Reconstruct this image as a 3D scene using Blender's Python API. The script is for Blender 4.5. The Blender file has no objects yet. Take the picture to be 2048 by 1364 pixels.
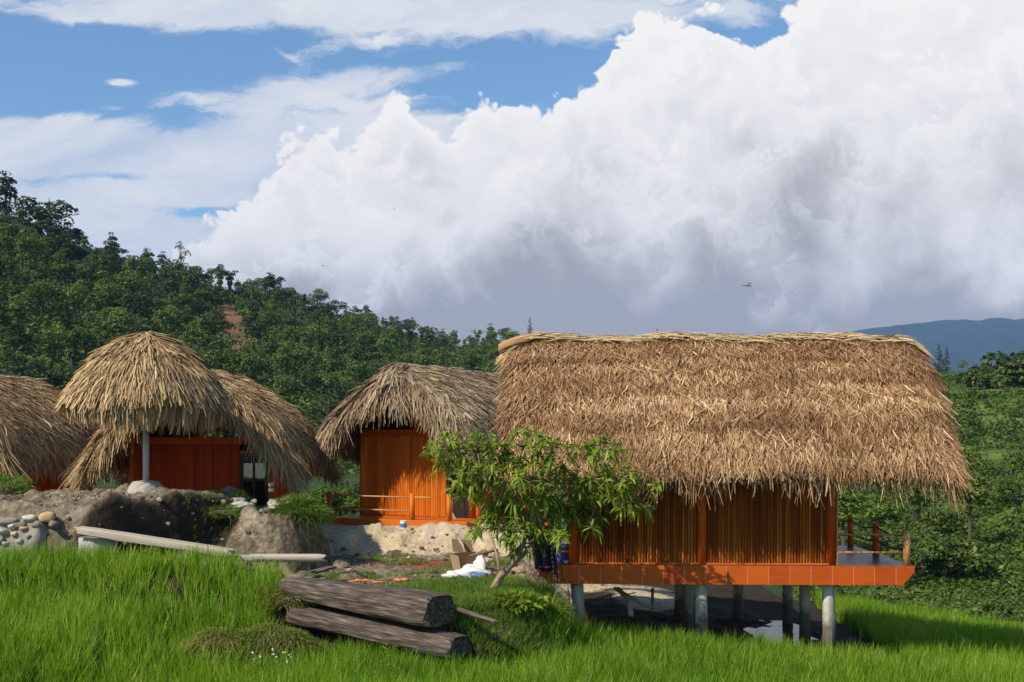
import bpy, math, random
import numpy as np
from mathutils import Vector, Matrix

# ------------------------------------------------------------------ camera, world, sun, exposure
C = bpy.context.scene
COL = C.collection
F = 2400.0            # focal length in pixels of the 2048 wide frame
CAMZ = 2.3            # eye height above the deck of the stilt hut (z = 0)
HY = 890.0            # image row of the horizon

cam_data = bpy.data.cameras.new("camera")
cam_data.sensor_width = 36.0
cam_data.lens = 36.0 * F / 2048.0
cam_data.shift_y = (HY - 682.0) / 2048.0
cam_data.clip_start = 0.1
cam_data.clip_end = 40000
cam = bpy.data.objects.new("camera", cam_data)
cam.location = (0, 0, CAMZ)
cam.rotation_euler = (math.radians(90), 0, 0)
COL.objects.link(cam)
C.camera = cam

TO_SUN = Vector((-0.57, -0.46, 0.685)).normalized()
sun_data = bpy.data.lights.new("sun", 'SUN')
sun_data.energy = 5.0
sun_data.angle = math.radians(0.55)
sun_data.color = (1.0, 0.93, 0.82)
sun = bpy.data.objects.new("sun", sun_data)
sun.rotation_euler = TO_SUN.to_track_quat('Z', 'Y').to_euler()
sun.location = (-30, -25, 40)
COL.objects.link(sun)

C.view_settings.view_transform = 'Standard'
C.view_settings.look = 'None'
C.view_settings.exposure = 0.12
C.view_settings.gamma = 1.0
C.cycles.max_bounces = 6
C.cycles.diffuse_bounces = 2
C.cycles.transparent_max_bounces = 8
C.cycles.volume_bounces = 0


class NT:
    """small helper round a node tree"""
    def __init__(self, tree):
        self.t = tree
        tree.nodes.clear()

    def n(self, kind, **kw):
        nd = self.t.nodes.new(kind)
        for k, v in kw.items():
            setattr(nd, k, v)
        return nd

    def link(self, a, b):
        self.t.links.new(a, b)

    def put(self, sock, v):
        if hasattr(v, 'is_output') or isinstance(v, bpy.types.NodeSocket):
            self.t.links.new(v, sock)
        elif v is not None:
            sock.default_value = v

    def m(self, op, a, b=None, c=None, clamp=False):
        nd = self.n('ShaderNodeMath', operation=op)
        nd.use_clamp = clamp
        self.put(nd.inputs[0], a)
        if b is not None:
            self.put(nd.inputs[1], b)
        if c is not None:
            self.put(nd.inputs[2], c)
        return nd.outputs[0]

    def step(self, x, lo, hi):
        nd = self.n('ShaderNodeMapRange', interpolation_type='SMOOTHSTEP')
        self.put(nd.inputs['Value'], x)
        self.put(nd.inputs['From Min'], lo)
        self.put(nd.inputs['From Max'], hi)
        return nd.outputs[0]

    def rng(self, x, a, b, c, d):
        nd = self.n('ShaderNodeMapRange')
        nd.clamp = True
        self.put(nd.inputs['Value'], x)
        for i, v in zip(('From Min', 'From Max', 'To Min', 'To Max'), (a, b, c, d)):
            self.put(nd.inputs[i], v)
        return nd.outputs[0]

    def xyz(self, x, y, z=0.0):
        nd = self.n('ShaderNodeCombineXYZ')
        for s, v in zip(nd.inputs, (x, y, z)):
            self.put(s, v)
        return nd.outputs[0]

    def noise(self, vec, scale, detail=4, rough=0.55, lac=2.0, dist=0.0):
        nd = self.n('ShaderNodeTexNoise')
        self.put(nd.inputs['Vector'], vec)
        nd.inputs['Scale'].default_value = scale
        nd.inputs['Detail'].default_value = detail
        nd.inputs['Roughness'].default_value = rough
        nd.inputs['Lacunarity'].default_value = lac
        nd.inputs['Distortion'].default_value = dist
        return nd

    def curve(self, x, pts):
        nd = self.n('ShaderNodeFloatCurve')
        cv = nd.mapping.curves[0]
        while len(cv.points) > 2:
            cv.points.remove(cv.points[1])
        pts = sorted(pts)
        cv.points[0].location = pts[0]
        cv.points[1].location = pts[-1]
        for p in pts[1:-1]:
            cv.points.new(*p)
        for p in cv.points:
            p.handle_type = 'AUTO_CLAMPED'
        nd.mapping.update()
        self.put(nd.inputs['Value'], x)
        return nd.outputs[0]

    def mix(self, fac, a, b):
        nd = self.n('ShaderNodeMix', data_type='RGBA')
        self.put(nd.inputs[0], fac)
        self.put(nd.inputs[6], a)
        self.put(nd.inputs[7], b)
        return nd.outputs[2]

    def ramp(self, fac, stops):
        nd = self.n('ShaderNodeValToRGB')
        el = nd.color_ramp.elements
        while len(el) < len(stops):
            el.new(0.5)
        for e, (p, c) in zip(el, stops):
            e.position = p
            e.color = (c[0], c[1], c[2], 1)
        self.put(nd.inputs[0], fac)
        return nd.outputs[0]


def px_u(px):
    return (px - 1024.0) / F


def px_v(py):
    return (HY - py) / F


# ---- sky: Nishita air plus clouds that live on the sky sphere (direction coordinates)
world = bpy.data.worlds.new("World")
C.world = world
world.use_nodes = True
T = NT(world.node_tree)
SKY_STRENGTH = 0.132
sky = T.n('ShaderNodeTexSky', sky_type='NISHITA')
sky.sun_disc = False
sky.sun_elevation = math.asin(TO_SUN.z)
sky.sun_rotation = math.atan2(TO_SUN.x, TO_SUN.y) % (2 * math.pi)
sky.altitude = 900
sky.air_density = 1.0
sky.dust_density = 0.4
sky.ozone_density = 2.0
tc = T.n('ShaderNodeTexCoord')
sep = T.n('ShaderNodeSeparateXYZ')
T.link(tc.outputs['Generated'], sep.inputs[0])
dx, dy, dz = sep.outputs
front = T.step(dy, 0.15, 0.55)
ys = T.m('MAXIMUM', dy, 0.08)
U = T.m('DIVIDE', dx, ys)
V = T.m('DIVIDE', dz, ys)
P = T.xyz(U, V, 0.37)
# turbulence that gives the cauliflower outline
def noise2(u, v, off, scale, detail, rough=0.55, dist=0.0):
    nd = T.noise(T.xyz(T.m('ADD', u, off), T.m('ADD', v, off * 0.73), 0.0), scale, detail, rough, dist=dist)
    nd.noise_dimensions = '2D'
    return nd


w1 = noise2(U, V, 0.37, 11, 9, 0.62)
ws = T.n('ShaderNodeSeparateColor')
T.link(w1.outputs['Color'], ws.inputs[0])
wx = T.m('MULTIPLY', T.m('SUBTRACT', ws.outputs[0], 0.5), 0.036)
wy = T.m('MULTIPLY', T.m('SUBTRACT', ws.outputs[1], 0.5), 0.042)
U1 = T.m('ADD', U, wx)
V1 = T.m('ADD', V, wy)


def billow(u, v):
    """rounded heaps with creases between them, five sizes"""
    tot = fin = None
    for k, (sc, amp, amf) in enumerate(((5.5, 0.50, .20), (12, 0.27, .30), (27, 0.13, .26), (60, 0.065, .15), (130, 0.035, .09))):
        nd = noise2(u, v, 1.7 + 3.1 * k, sc, 0, 0.5)
        a = T.m('MULTIPLY', T.m('SUBTRACT', nd.outputs[0], 0.5), 2.0)
        # soft |x|
        rt = T.m('SQRT', T.m('ADD', T.m('MULTIPLY', a, a), 0.004))
        h = T.m('MULTIPLY', rt, amp)
        g = T.m('MULTIPLY', rt, amf)
        tot = h if tot is None else T.m('ADD', tot, h)
        fin = g if fin is None else T.m('ADD', fin, g)
    return tot, fin


w2 = noise2(U, V, 5.1, 20, 4, 0.55)
ws2 = T.n('ShaderNodeSeparateColor')
T.link(w2.outputs['Color'], ws2.inputs[0])
bu = T.m('ADD', U, T.m('MULTIPLY', T.m('SUBTRACT', ws2.outputs[0], 0.5), 0.030))
bv = T.m('ADD', V, T.m('MULTIPLY', T.m('SUBTRACT', ws2.outputs[1], 0.5), 0.030))
h0, hb = billow(bu, bv)
h1, _ = billow(T.m('ADD', bu, -0.006), T.m('ADD', bv, 0.010))

edge = [(210, 640), (300, 540), (400, 462), (480, 405), (560, 335), (640, 295), (728, 262), (752, 208), (800, 200),
        (862, 252), (905, 240), (960, 205), (1005, 192), (1045, 222), (1130, 172), (1200, 165), (1228, 85),
        (1290, 30), (1400, 14), (1470, 38), (1520, 58), (1570, 20), (1630, -30), (1800, -60), (2040, -80)]
epts = {}
for a, b in edge:
    epts[round((px_u(a) + 0.5) / 1.0, 4)] = min(1.0, px_v(b) / 0.45)
epts[0.0] = 0.10
epts[1.0] = 0.95
E = T.m('MULTIPLY', T.curve(T.m('ADD', U1, 0.5), list(epts.items())), 0.45)
dcum = T.m('ADD', T.m('SUBTRACT', E, V1), T.m('MULTIPLY', T.m('SUBTRACT', hb, 0.22), 0.105))
# blue notches in the cumulus
def blob(px, py, rx, ry, amp, uu=U1, vv=V1):
    a = T.m('DIVIDE', T.m('SUBTRACT', uu, px_u(px)), rx / F)
    b = T.m('DIVIDE', T.m('SUBTRACT', vv, px_v(py)), ry / F)
    r2 = T.m('ADD', T.m('MULTIPLY', a, a), T.m('MULTIPLY', b, b))
    return T.m('MULTIPLY', T.m('POWER', 2.718, T.m('MULTIPLY', r2, -1.0)), amp)


dcum = T.m('SUBTRACT', dcum, blob(1452, 165, 30, 46, 0.050))
dcum = T.m('SUBTRACT', dcum, blob(1500, 62, 110, 22, 0.05))
mcum = T.step(dcum, -0.0015, 0.0085)

# high drawn-out clouds on the left
tilt = T.m('SUBTRACT', V1, T.m('MULTIPLY', U, 0.10))
st = noise2(T.m('MULTIPLY', U1, 2.3), T.m('MULTIPLY', tilt, 9.0), 4.3, 2.6, 9, 0.6, 0.25)
cover = [(0, .85), (.17, .85), (.20, .74), (.225, .66), (.25, .66), (.268, .57), (.285, .40), (.31, .34), (.333, .36), (.352, .52), (.37, .64), (.42, .66), (.6, .40), (1.0, .34)]
cov = T.curve(V, cover)
cov = T.m('ADD', cov, blob(720, 160, 330, 36, 0.27, U, T.m('SUBTRACT', V, T.m('MULTIPLY', T.m('SUBTRACT', U, px_u(720)), 0.10))))
cov = T.m('ADD', cov, blob(520, 205, 150, 48, 0.20, U, V))
cov = T.m('SUBTRACT', cov, blob(120, 140, 240, 70, 0.26, U, V))
cov = T.m('ADD', cov, blob(238, 164, 40, 12, 0.42, U, V))
cov = T.m('ADD', cov, blob(170, 300, 360, 55, 0.34, U, V))
cov = T.m('SUBTRACT', cov, blob(60, 200, 160, 36, 0.22, U, V))
cov = T.m('SUBTRACT', cov, blob(250, 352, 130, 14, 0.26, U, V))
cov = T.m('SUBTRACT', cov, blob(420, 424, 70, 14, 0.28, U, V))
cov = T.m('SUBTRACT', cov, blob(215, 415, 110, 10, 0.20, U, V))
cov = T.m('SUBTRACT', cov, blob(650, 275, 90, 16, 0.16, U, V))
cov = T.m('SUBTRACT', cov, blob(1130, 120, 60, 30, 0.15, U, V))
cov = T.m('ADD', cov, blob(560, 25, 620, 45, 0.18, U, T.m('ADD', V, T.m('MULTIPLY', T.m('SUBTRACT', U, px_u(560)), 0.06))))
mst = T.step(T.m('ADD', T.m('SUBTRACT', st.outputs[0], 0.5), T.m('MULTIPLY', T.m('SUBTRACT', cov, 0.5), 0.95)), -0.07, 0.14)

# light and shade of the cumulus: slope of the heaps against the sun, and body thickness lower down
slope = T.m('MULTIPLY', T.m('SUBTRACT', h0, h1), 1.25)
big = noise2(U, V, 2.2, 5.5, 3, 0.5)
big2 = noise2(U, V, 7.7, 12.0, 5, 0.52)
Vw = T.m('ADD', V, T.m('MULTIPLY', T.m('SUBTRACT', big.outputs[0], 0.5), 0.08))
vert = T.curve(Vw, [(0, .20), (.09, .20), (.105, .29), (.121, .42), (.138, .52), (.163, .58), (.188, .66), (.213, .70), (.246, .74), (.288, .79), (.33, .86), (.37, .90), (1.0, .9)])
lit = T.m('ADD', vert, slope)
lit = T.m('ADD', lit, T.m('MULTIPLY', T.m('SUBTRACT', big2.outputs[0], 0.5), 0.30))
lit = T.m('SUBTRACT', lit, blob(1100, 545, 140, 56, 0.17))
lit = T.m('SUBTRACT', lit, blob(900, 620, 130, 30, 0.04))
lit = T.m('SUBTRACT', lit, blob(1650, 330, 230, 110, 0.10))
lit = T.m('SUBTRACT', lit, blob(1950, 250, 130, 120, 0.08))
lit = T.m('ADD', lit, blob(1920, 480, 75, 60, 0.26))
lit = T.m('ADD', lit, blob(2060, 560, 90, 60, 0.26))
lit = T.m('ADD', lit, blob(1560, 500, 95, 36, 0.16))
lit = T.m('ADD', lit, blob(800, 440, 160, 70, 0.16))
lit = T.m('ADD', lit, blob(460, 460, 190, 70, 0.30))
# nearer heaps in front of the main mass, each with its own sunlit crown
LAY = (([(300, 620), (500, 560), (600, 520), (690, 478), (760, 440), (840, 455), (900, 440), (980, 392), (1080, 340), (1150, 322), (1230, 262), (1300, 320), (1400, 255), (1480, 180), (1560, 105), (1640, 150), (1700, 190), (1780, 250), (1850, 225), (1950, 170), (2100, 110)], .02, .17, .10, 2.9),
       ([(500, 650), (600, 600), (760, 560), (880, 515), (990, 455), (1060, 402), (1160, 430), (1250, 372), (1340, 350), (1420, 290), (1500, 300), (1570, 195), (1660, 180), (1730, 260), (1810, 330), (1900, 345), (1990, 300), (2100, 260)], -.05, .17, .10, 8.3),
       ([(600, 690), (800, 640), (960, 560), (1060, 492), (1180, 470), (1240, 520), (1330, 470), (1430, 425), (1500, 450), (1570, 438), (1640, 475), (1740, 520), (1830, 430), (1910, 388), (1990, 430), (2100, 470)], -.07, .20, .08, 13.7))
for vk, off_, sd_ in ((.315, .0, 21.3), (.270, .01, 27.9), (.225, .0, 33.1), (.185, .0, 39.7), (.150, .0, 45.2)):
    En = T.m('ADD', vk, T.m('MULTIPLY', T.m('SUBTRACT', noise2(U, T.m('MULTIPLY', V, .35), sd_, 9.0, 1).outputs[0], .5), .22))
    dk = T.m('ADD', T.m('SUBTRACT', En, V1), T.m('MULTIPLY', T.m('SUBTRACT', hb, 0.22), 0.20))
    fade = T.step(noise2(U, V, sd_ + 3, 8.0, 2).outputs[0], .38, .62)
    mk = T.m('MULTIPLY', T.step(dk, -0.001, 0.006), fade)
    crown_ = T.m('MULTIPLY', T.m('POWER', 2.718, T.m('MULTIPLY', T.m('MAXIMUM', dk, 0.0), -40.0)), .17)
    lk = T.m('SUBTRACT', T.m('ADD', crown_, off_), T.m('MULTIPLY', T.step(dk, .005, .07), .10))
    lit = T.m('ADD', lit, T.m('MULTIPLY', lk, mk))
for pts_, off_, rim_, body_, sd_ in LAY:
    ep = {0.0: .02, 1.0: .45}
    for a, b in pts_:
        ep[round(min(.99, px_u(a) + 0.5), 4)] = max(.01, px_v(b) / 0.45)
    Ek = T.m('MULTIPLY', T.curve(T.m('ADD', T.m('ADD', U1, T.m('MULTIPLY', wy, .5)), 0.5), list(ep.items())), 0.45)
    dk = T.m('ADD', T.m('SUBTRACT', Ek, V1), T.m('MULTIPLY', T.m('SUBTRACT', hb, 0.22), 0.20))
    fade = T.step(noise2(U, V, sd_, 9.0, 2).outputs[0], .36, .58)
    mk = T.m('MULTIPLY', T.step(dk, -0.001, 0.006), fade)
    crown_ = T.m('MULTIPLY', T.m('POWER', 2.718, T.m('MULTIPLY', T.m('MAXIMUM', dk, 0.0), -48.0)), rim_)
    lk = T.m('ADD', T.m('ADD', lit, off_), T.m('SUBTRACT', crown_, T.m('MULTIPLY', T.step(dk, .01, .09), body_)))
    dif = T.m('MULTIPLY', T.m('SUBTRACT', lk, lit), mk)
    lit = T.m('ADD', lit, dif)
# rim of the thin sunlit edge
lit = T.m('ADD', lit, T.m('MULTIPLY', T.m('SUBTRACT', 1.0, T.step(dcum, 0.0, 0.035)), 0.28))
CG = 0.97
ccol = T.ramp(T.m('MULTIPLY', lit, 1.0, clamp=True), [(p_, tuple(CG * q for q in c_)) for p_, c_ in ((0.0, (0.42, 0.395, 0.37)), (0.20, (0.54, 0.515, 0.495)), (0.42, (0.72, 0.695, 0.68)), (0.66, (0.88, 0.86, 0.84)), (0.95, (1.0, 0.965, 0.915)))])
scol = T.ramp(T.m('ADD', T.m('MULTIPLY', st.outputs[0], 0.9), T.m('MULTIPLY', big2.outputs[0], 0.25)), [(0.35, (0.54, 0.61, 0.72)), (0.78, (0.86, 0.85, 0.83))])

skyc = T.n('ShaderNodeVectorMath', operation='SCALE')
T.link(sky.outputs[0], skyc.inputs[0])
skyc.inputs[3].default_value = SKY_STRENGTH
tintn = T.n('ShaderNodeVectorMath', operation='MULTIPLY')
T.link(skyc.outputs[0], tintn.inputs[0])
tintn.inputs[1].default_value = (0.84, 1.03, 1.08)
base = tintn.outputs[0]
# away from the view: a mostly clear sky with a few scattered clouds
back = T.noise(tc.outputs['Generated'], 2.4, 6, 0.6)
bmask = T.m('MULTIPLY', T.step(back.outputs[0], 0.60, 0.74), T.step(dz, 0.02, 0.12))
other = T.mix(T.m('MULTIPLY', bmask, 0.5), base, (0.40, 0.42, 0.45, 1))
fr = T.mix(T.m('MULTIPLY', mst, 0.93), base, scol)
fr = T.mix(mcum, fr, ccol)
allc = T.mix(T.m('MULTIPLY', front, T.m('SUBTRACT', 1.0, T.step(V, 0.42, 0.62))), other, fr)
# below the horizon there is only land
allc = T.mix(T.m('SUBTRACT', 1.0, T.step(dz, -0.12, -0.02)), allc, (0.035, 0.045, 0.03, 1))
bg = T.n('ShaderNodeBackground')
T.link(allc, bg.inputs[0])
bg.inputs[1].default_value = 1.0
wo = T.n('ShaderNodeOutputWorld')
T.link(bg.outputs[0], wo.inputs[0])
world.cycles.sampling_method = 'MANUAL'
world.cycles.sample_map_resolution = 1024

# ------------------------------------------------------------------ helpers
rs = np.random.RandomState(11)
random.seed(5)


def W(px, py, D):
    """point seen at a picture position, at depth D"""
    return Vector(((px - 1024.0) / F * D, D, CAMZ - (py - HY) / F * D))


def S(a, b, x):
    t = np.clip((np.asarray(x, float) - a) / (b - a), 0, 1)
    return t * t * (3 - 2 * t)


def _hash(ix, iy, seed):
    h = np.sin(ix * 127.1 + iy * 311.7 + seed * 74.7) * 43758.5453
    return h - np.floor(h)


def vnoise(x, y, seed=0):
    ix, iy = np.floor(x), np.floor(y)
    fx, fy = x - ix, y - iy
    fx = fx * fx * (3 - 2 * fx)
    fy = fy * fy * (3 - 2 * fy)
    a, b = _hash(ix, iy, seed), _hash(ix + 1, iy, seed)
    c, d = _hash(ix, iy + 1, seed), _hash(ix + 1, iy + 1, seed)
    return (a * (1 - fx) + b * fx) * (1 - fy) + (c * (1 - fx) + d * fx) * fy - 0.5


def fbm(x, y, seed=0, octv=4):
    t, a = 0, 1.0
    for i in range(octv):
        t = t + a * vnoise(x * 2 ** i, y * 2 ** i, seed + i * 3)
        a *= 0.5
    return t


def tag(o, label=None, cat=None, group=None, kind=None):
    if label:
        o['label'] = label
    if cat:
        o['category'] = cat
    if group:
        o['group'] = group
    if kind:
        o['kind'] = kind
    return o


def empty(name, loc, rz=0.0):
    o = bpy.data.objects.new(name, None)
    o.empty_display_size = 0.2
    o.location = loc
    o.rotation_euler = (0, 0, rz)
    COL.objects.link(o)
    return o


def link(name, me, material, parent=None, smooth=False, loc=None):
    me.materials.append(material)
    o = bpy.data.objects.new(name, me)
    if parent is not None:
        o.parent = parent
    if loc is not None:
        o.location = loc
    COL.objects.link(o)
    if smooth:
        me.polygons.foreach_set('use_smooth', np.ones(len(me.polygons), bool))
    return o


def qmesh(name, verts, quads, attrs=None):
    """fast mesh out of numpy arrays; quads (m,4) or (m,3)"""
    me = bpy.data.meshes.new(name)
    verts = np.ascontiguousarray(verts, np.float32)
    quads = np.ascontiguousarray(quads, np.int32)
    k = quads.shape[1]
    me.vertices.add(len(verts))
    me.vertices.foreach_set('co', verts.ravel())
    me.loops.add(quads.size)
    me.loops.foreach_set('vertex_index', quads.ravel())
    me.polygons.add(len(quads))
    me.polygons.foreach_set('loop_start', np.arange(0, quads.size, k, dtype=np.int32))
    me.polygons.foreach_set('loop_total', np.full(len(quads), k, np.int32))
    for nm, (dom, arr) in (attrs or {}).items():
        at = me.attributes.new(nm, 'FLOAT', dom)
        at.data.foreach_set('value', np.ascontiguousarray(arr, np.float32))
    me.update(calc_edges=True)
    me.validate()
    return me


def unit(a):
    return a / np.maximum(np.linalg.norm(a, axis=-1, keepdims=True), 1e-9)


def blades(P, d, side, L, Wd, prof, bend, tint=None):
    """leaf strips: base P, direction d, width direction side, length L, width Wd, bend vector"""
    n, k = len(P), len(prof)
    s = np.linspace(0, 1, k)
    V = np.zeros((n, k, 2, 3))
    for j in range(k):
        c = P + d * (L * s[j])[:, None] + bend * (L * s[j] ** 2)[:, None]
        w = side * (Wd * prof[j] * 0.5)[:, None]
        V[:, j, 0] = c - w
        V[:, j, 1] = c + w
    idx = np.arange(n)[:, None] * (2 * k)
    q = []
    for j in range(k - 1):
        q.append(np.concatenate([idx + 2 * j, idx + 2 * j + 1, idx + 2 * j + 3, idx + 2 * j + 2], 1))
    Q = np.stack(q, 1).reshape(-1, 4)
    if tint is None:
        tint = rs.rand(n)
    return V.reshape(-1, 3), Q, np.repeat(tint, k - 1)


def join(parts):
    vs, qs, ts, off = [], [], [], 0
    for v, q, t in parts:
        vs.append(v)
        qs.append(q + off)
        ts.append(t)
        off += len(v)
    return np.concatenate(vs), np.concatenate(qs), np.concatenate(ts)


class MB:
    """collects simple shapes into one mesh"""
    def __init__(self):
        self.v, self.f, self.t = [], [], []
        self.cur = 0.5

    def add(self, vs, fs):
        o = len(self.v)
        self.v += [tuple(p) for p in vs]
        for f in fs:
            self.f.append(tuple(i + o for i in f))
            self.t.append(self.cur)

    def box(self, a, b, bev=0.0, M=None):
        x0, y0, z0 = a
        x1, y1, z1 = b
        e = min(bev, abs(x1 - x0) * .45, abs(y1 - y0) * .45, abs(z1 - z0) * .45)
        if e <= 0:
            vs = [(x, y, z) for z in (z0, z1) for y in (y0, y1) for x in (x0, x1)]
            fs = [(0, 2, 3, 1), (4, 5, 7, 6), (0, 1, 5, 4), (2, 6, 7, 3), (0, 4, 6, 2), (1, 3, 7, 5)]
        else:
            bm = __import__('bmesh').new()
            vs = [bm.verts.new((x, y, z)) for z in (z0, z1) for y in (y0, y1) for x in (x0, x1)]
            for f in [(0, 2, 3, 1), (4, 5, 7, 6), (0, 1, 5, 4), (2, 6, 7, 3), (0, 4, 6, 2), (1, 3, 7, 5)]:
                bm.faces.new([vs[i] for i in f])
            __import__('bmesh').ops.bevel(bm, geom=bm.edges[:], offset=e, segments=1, affect='EDGES')
            bm.verts.index_update()
            vs = [v.co.copy() for v in bm.verts]
            fs = [[v.index for v in f.verts] for f in bm.faces]
            bm.free()
        if M is not None:
            vs = [M @ Vector(p) for p in vs]
        self.add(vs, fs)

    def tube(self, path, rad, k=8, jit=0.0):
        path = [Vector(p) for p in path]
        n = len(path)
        if not hasattr(rad, '__len__'):
            rad = [rad] * n
        vs, fs = [], []
        up = Vector((0.13, 0.21, 1)).normalized()
        for i, p in enumerate(path):
            d = (path[min(i + 1, n - 1)] - path[max(i - 1, 0)]).normalized()
            a = d.cross(up if abs(d.dot(up)) < .95 else Vector((1, 0, 0))).normalized()
            b = d.cross(a).normalized()
            for j in range(k):
                t = 2 * math.pi * j / k
                r = rad[i] * (1 + jit * (random.random() - .5))
                vs.append(p + a * (r * math.cos(t)) + b * (r * math.sin(t)))
        for i in range(n - 1):
            for j in range(k):
                fs.append((i * k + j, i * k + (j + 1) % k, (i + 1) * k + (j + 1) % k, (i + 1) * k + j))
        fs.append(tuple(range(k))[::-1])
        fs.append(tuple((n - 1) * k + j for j in range(k)))
        self.add(vs, fs)

    def lathe(self, prof, k=20, c=(0, 0, 0), jit=0.0):
        vs, fs = [], []
        for r, z in prof:
            for j in range(k):
                t = 2 * math.pi * j / k
                q = 1 + jit * (random.random() - .5)
                vs.append((c[0] + r * q * math.cos(t), c[1] + r * q * math.sin(t), c[2] + z))
        n = len(prof)
        for i in range(n - 1):
            for j in range(k):
                fs.append((i * k + j, i * k + (j + 1) % k, (i + 1) * k + (j + 1) % k, (i + 1) * k + j))
        fs.append(tuple(range(k))[::-1])
        fs.append(tuple((n - 1) * k + j for j in range(k)))
        self.add(vs, fs)

    def prism(self, poly, y0, y1):
        """polygon in x,z pushed along y"""
        n = len(poly)
        vs = [(x, y0, z) for x, z in poly] + [(x, y1, z) for x, z in poly]
        fs = [tuple(range(n)), tuple(range(2 * n - 1, n - 1, -1))]
        for i in range(n):
            j = (i + 1) % n
            fs.append((i, i + n, j + n, j))
        self.add(vs, fs)

    def mesh(self, name):
        me = bpy.data.meshes.new(name)
        me.from_pydata([tuple(p) for p in self.v], [], self.f)
        at = me.attributes.new('tint', 'FLOAT', 'FACE')
        at.data.foreach_set('value', np.array(self.t, np.float32))
        me.update()
        bm = __import__('bmesh').new()
        bm.from_mesh(me)
        __import__('bmesh').ops.recalc_face_normals(bm, faces=bm.faces[:])
        bm.to_mesh(me)
        bm.free()
        return me

    def build(self, name, material, parent=None, smooth=False, loc=None):
        return link(name, self.mesh(name), material, parent, smooth, loc)


# ------------------------------------------------------------------ materials
def material(name):
    m = bpy.data.materials.new(name)
    m.use_nodes = True
    return m, NT(m.node_tree)


def out(t, shader, disp=None):
    o = t.n('ShaderNodeOutputMaterial')
    t.link(shader, o.inputs[0])
    if disp is not None:
        t.link(disp, o.inputs[2])


def bump(t, h, strength, dist):
    b = t.n('ShaderNodeBump')
    b.inputs['Strength'].default_value = strength
    b.inputs['Distance'].default_value = dist
    t.link(h, b.inputs['Height'])
    return b.outputs[0]


def principled(t, col, rough=0.8, normal=None, spec=0.3):
    p = t.n('ShaderNodeBsdfPrincipled')
    t.put(p.inputs['Base Color'], col)
    t.put(p.inputs['Roughness'], rough)
    p.inputs['Specular IOR Level'].default_value = spec
    if normal is not None:
        t.link(normal, p.inputs['Normal'])
    return p


def leaf_mat(name, stops, trans=0.3, rnd=0.35, rough=0.55, spec=0.25, attr='tint'):
    m, t = material(name)
    a = t.n('ShaderNodeAttribute', attribute_name=attr)
    oi = t.n('ShaderNodeObjectInfo')
    f = t.m('ADD', a.outputs['Fac'], t.m('MULTIPLY', t.m('SUBTRACT', oi.outputs['Random'], 0.5), rnd), clamp=True)
    col = t.ramp(f, stops)
    p = principled(t, col, rough, None, spec)
    tr = t.n('ShaderNodeBsdfTranslucent')
    hs = t.n('ShaderNodeHueSaturation')
    t.link(col, hs.inputs['Color'])
    hs.inputs['Hue'].default_value = 0.485
    hs.inputs['Value'].default_value = 1.25
    t.link(hs.outputs[0], tr.inputs[0])
    mx = t.n('ShaderNodeMixShader')
    mx.inputs[0].default_value = trans
    t.link(p.outputs[0], mx.inputs[1])
    t.link(tr.outputs[0], mx.inputs[2])
    out(t, mx.outputs[0])
    return m


def tint_mat(name, stops, rough=0.7, nscale=(8, 8, 8), namp=0.3, bstr=0.3, bdist=0.01, spec=0.25):
    """colour from the piece's own tint plus noise in object space"""
    m, t = material(name)
    a = t.n('ShaderNodeAttribute', attribute_name='tint')
    c = t.n('ShaderNodeTexCoord')
    mp = t.n('ShaderNodeMapping')
    mp.inputs['Scale'].default_value = nscale
    t.link(c.outputs['Object'], mp.inputs[0])
    nz = t.noise(mp.outputs[0], 1.0, 6, 0.6)
    f = t.m('ADD', a.outputs['Fac'], t.m('MULTIPLY', t.m('SUBTRACT', nz.outputs[0], 0.5), namp * 2), clamp=True)
    col = t.ramp(f, stops)
    out(t, principled(t, col, rough, bump(t, nz.outputs[0], bstr, bdist), spec).outputs[0])
    return m


M = {}
M['thatch_brown'] = tint_mat('thatch_brown', [(0, (.085, .038, .016)), (.35, (.230, .115, .047)), (.7, (.44, .255, .115)), (1, (.70, .48, .265))], 0.85, (3, 3, 3), .22, 0.0)
M['thatch_straw'] = tint_mat('thatch_straw', [(0, (.15, .08, .035)), (.35, (.31, .19, .085)), (.7, (.50, .335, .16)), (1, (.70, .51, .28))], 0.85, (3, 3, 3), .22, 0.0)
M['thatch_grey'] = tint_mat('thatch_grey', [(0, (.13, .082, .045)), (.35, (.27, .18, .10)), (.7, (.44, .315, .18)), (1, (.64, .49, .31))], 0.85, (3, 3, 3), .22, 0.0)
M['thatch_under'] = tint_mat('thatch_under', [(0, (.05, .028, .013)), (1, (.12, .07, .032))], 0.95, (5, 5, 5), .4, .3)
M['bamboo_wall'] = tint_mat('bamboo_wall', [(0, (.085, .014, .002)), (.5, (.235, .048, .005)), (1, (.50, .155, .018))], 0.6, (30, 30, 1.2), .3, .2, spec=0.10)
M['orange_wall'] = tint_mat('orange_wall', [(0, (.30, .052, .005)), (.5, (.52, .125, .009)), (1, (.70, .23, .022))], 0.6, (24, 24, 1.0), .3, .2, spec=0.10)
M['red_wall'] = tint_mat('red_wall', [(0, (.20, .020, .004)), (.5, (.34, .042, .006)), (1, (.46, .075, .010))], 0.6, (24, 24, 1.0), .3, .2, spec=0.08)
M['red_wood'] = tint_mat('red_wood', [(0, (.42, .050, .006)), (1, (.68, .125, .014))], 0.55, (20, 20, 2), .3, .2, spec=0.12)
M['orange_wood'] = tint_mat('orange_wood', [(0, (.38, .070, .008)), (1, (.64, .165, .020))], 0.55, (14, 14, 2), .35, .2, spec=0.15)
M['tile'] = tint_mat('tile', [(0, (.36, .048, .005)), (1, (.62, .118, .013))], 0.5, (4, 5, 40), .42, .08, spec=0.15)
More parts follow.
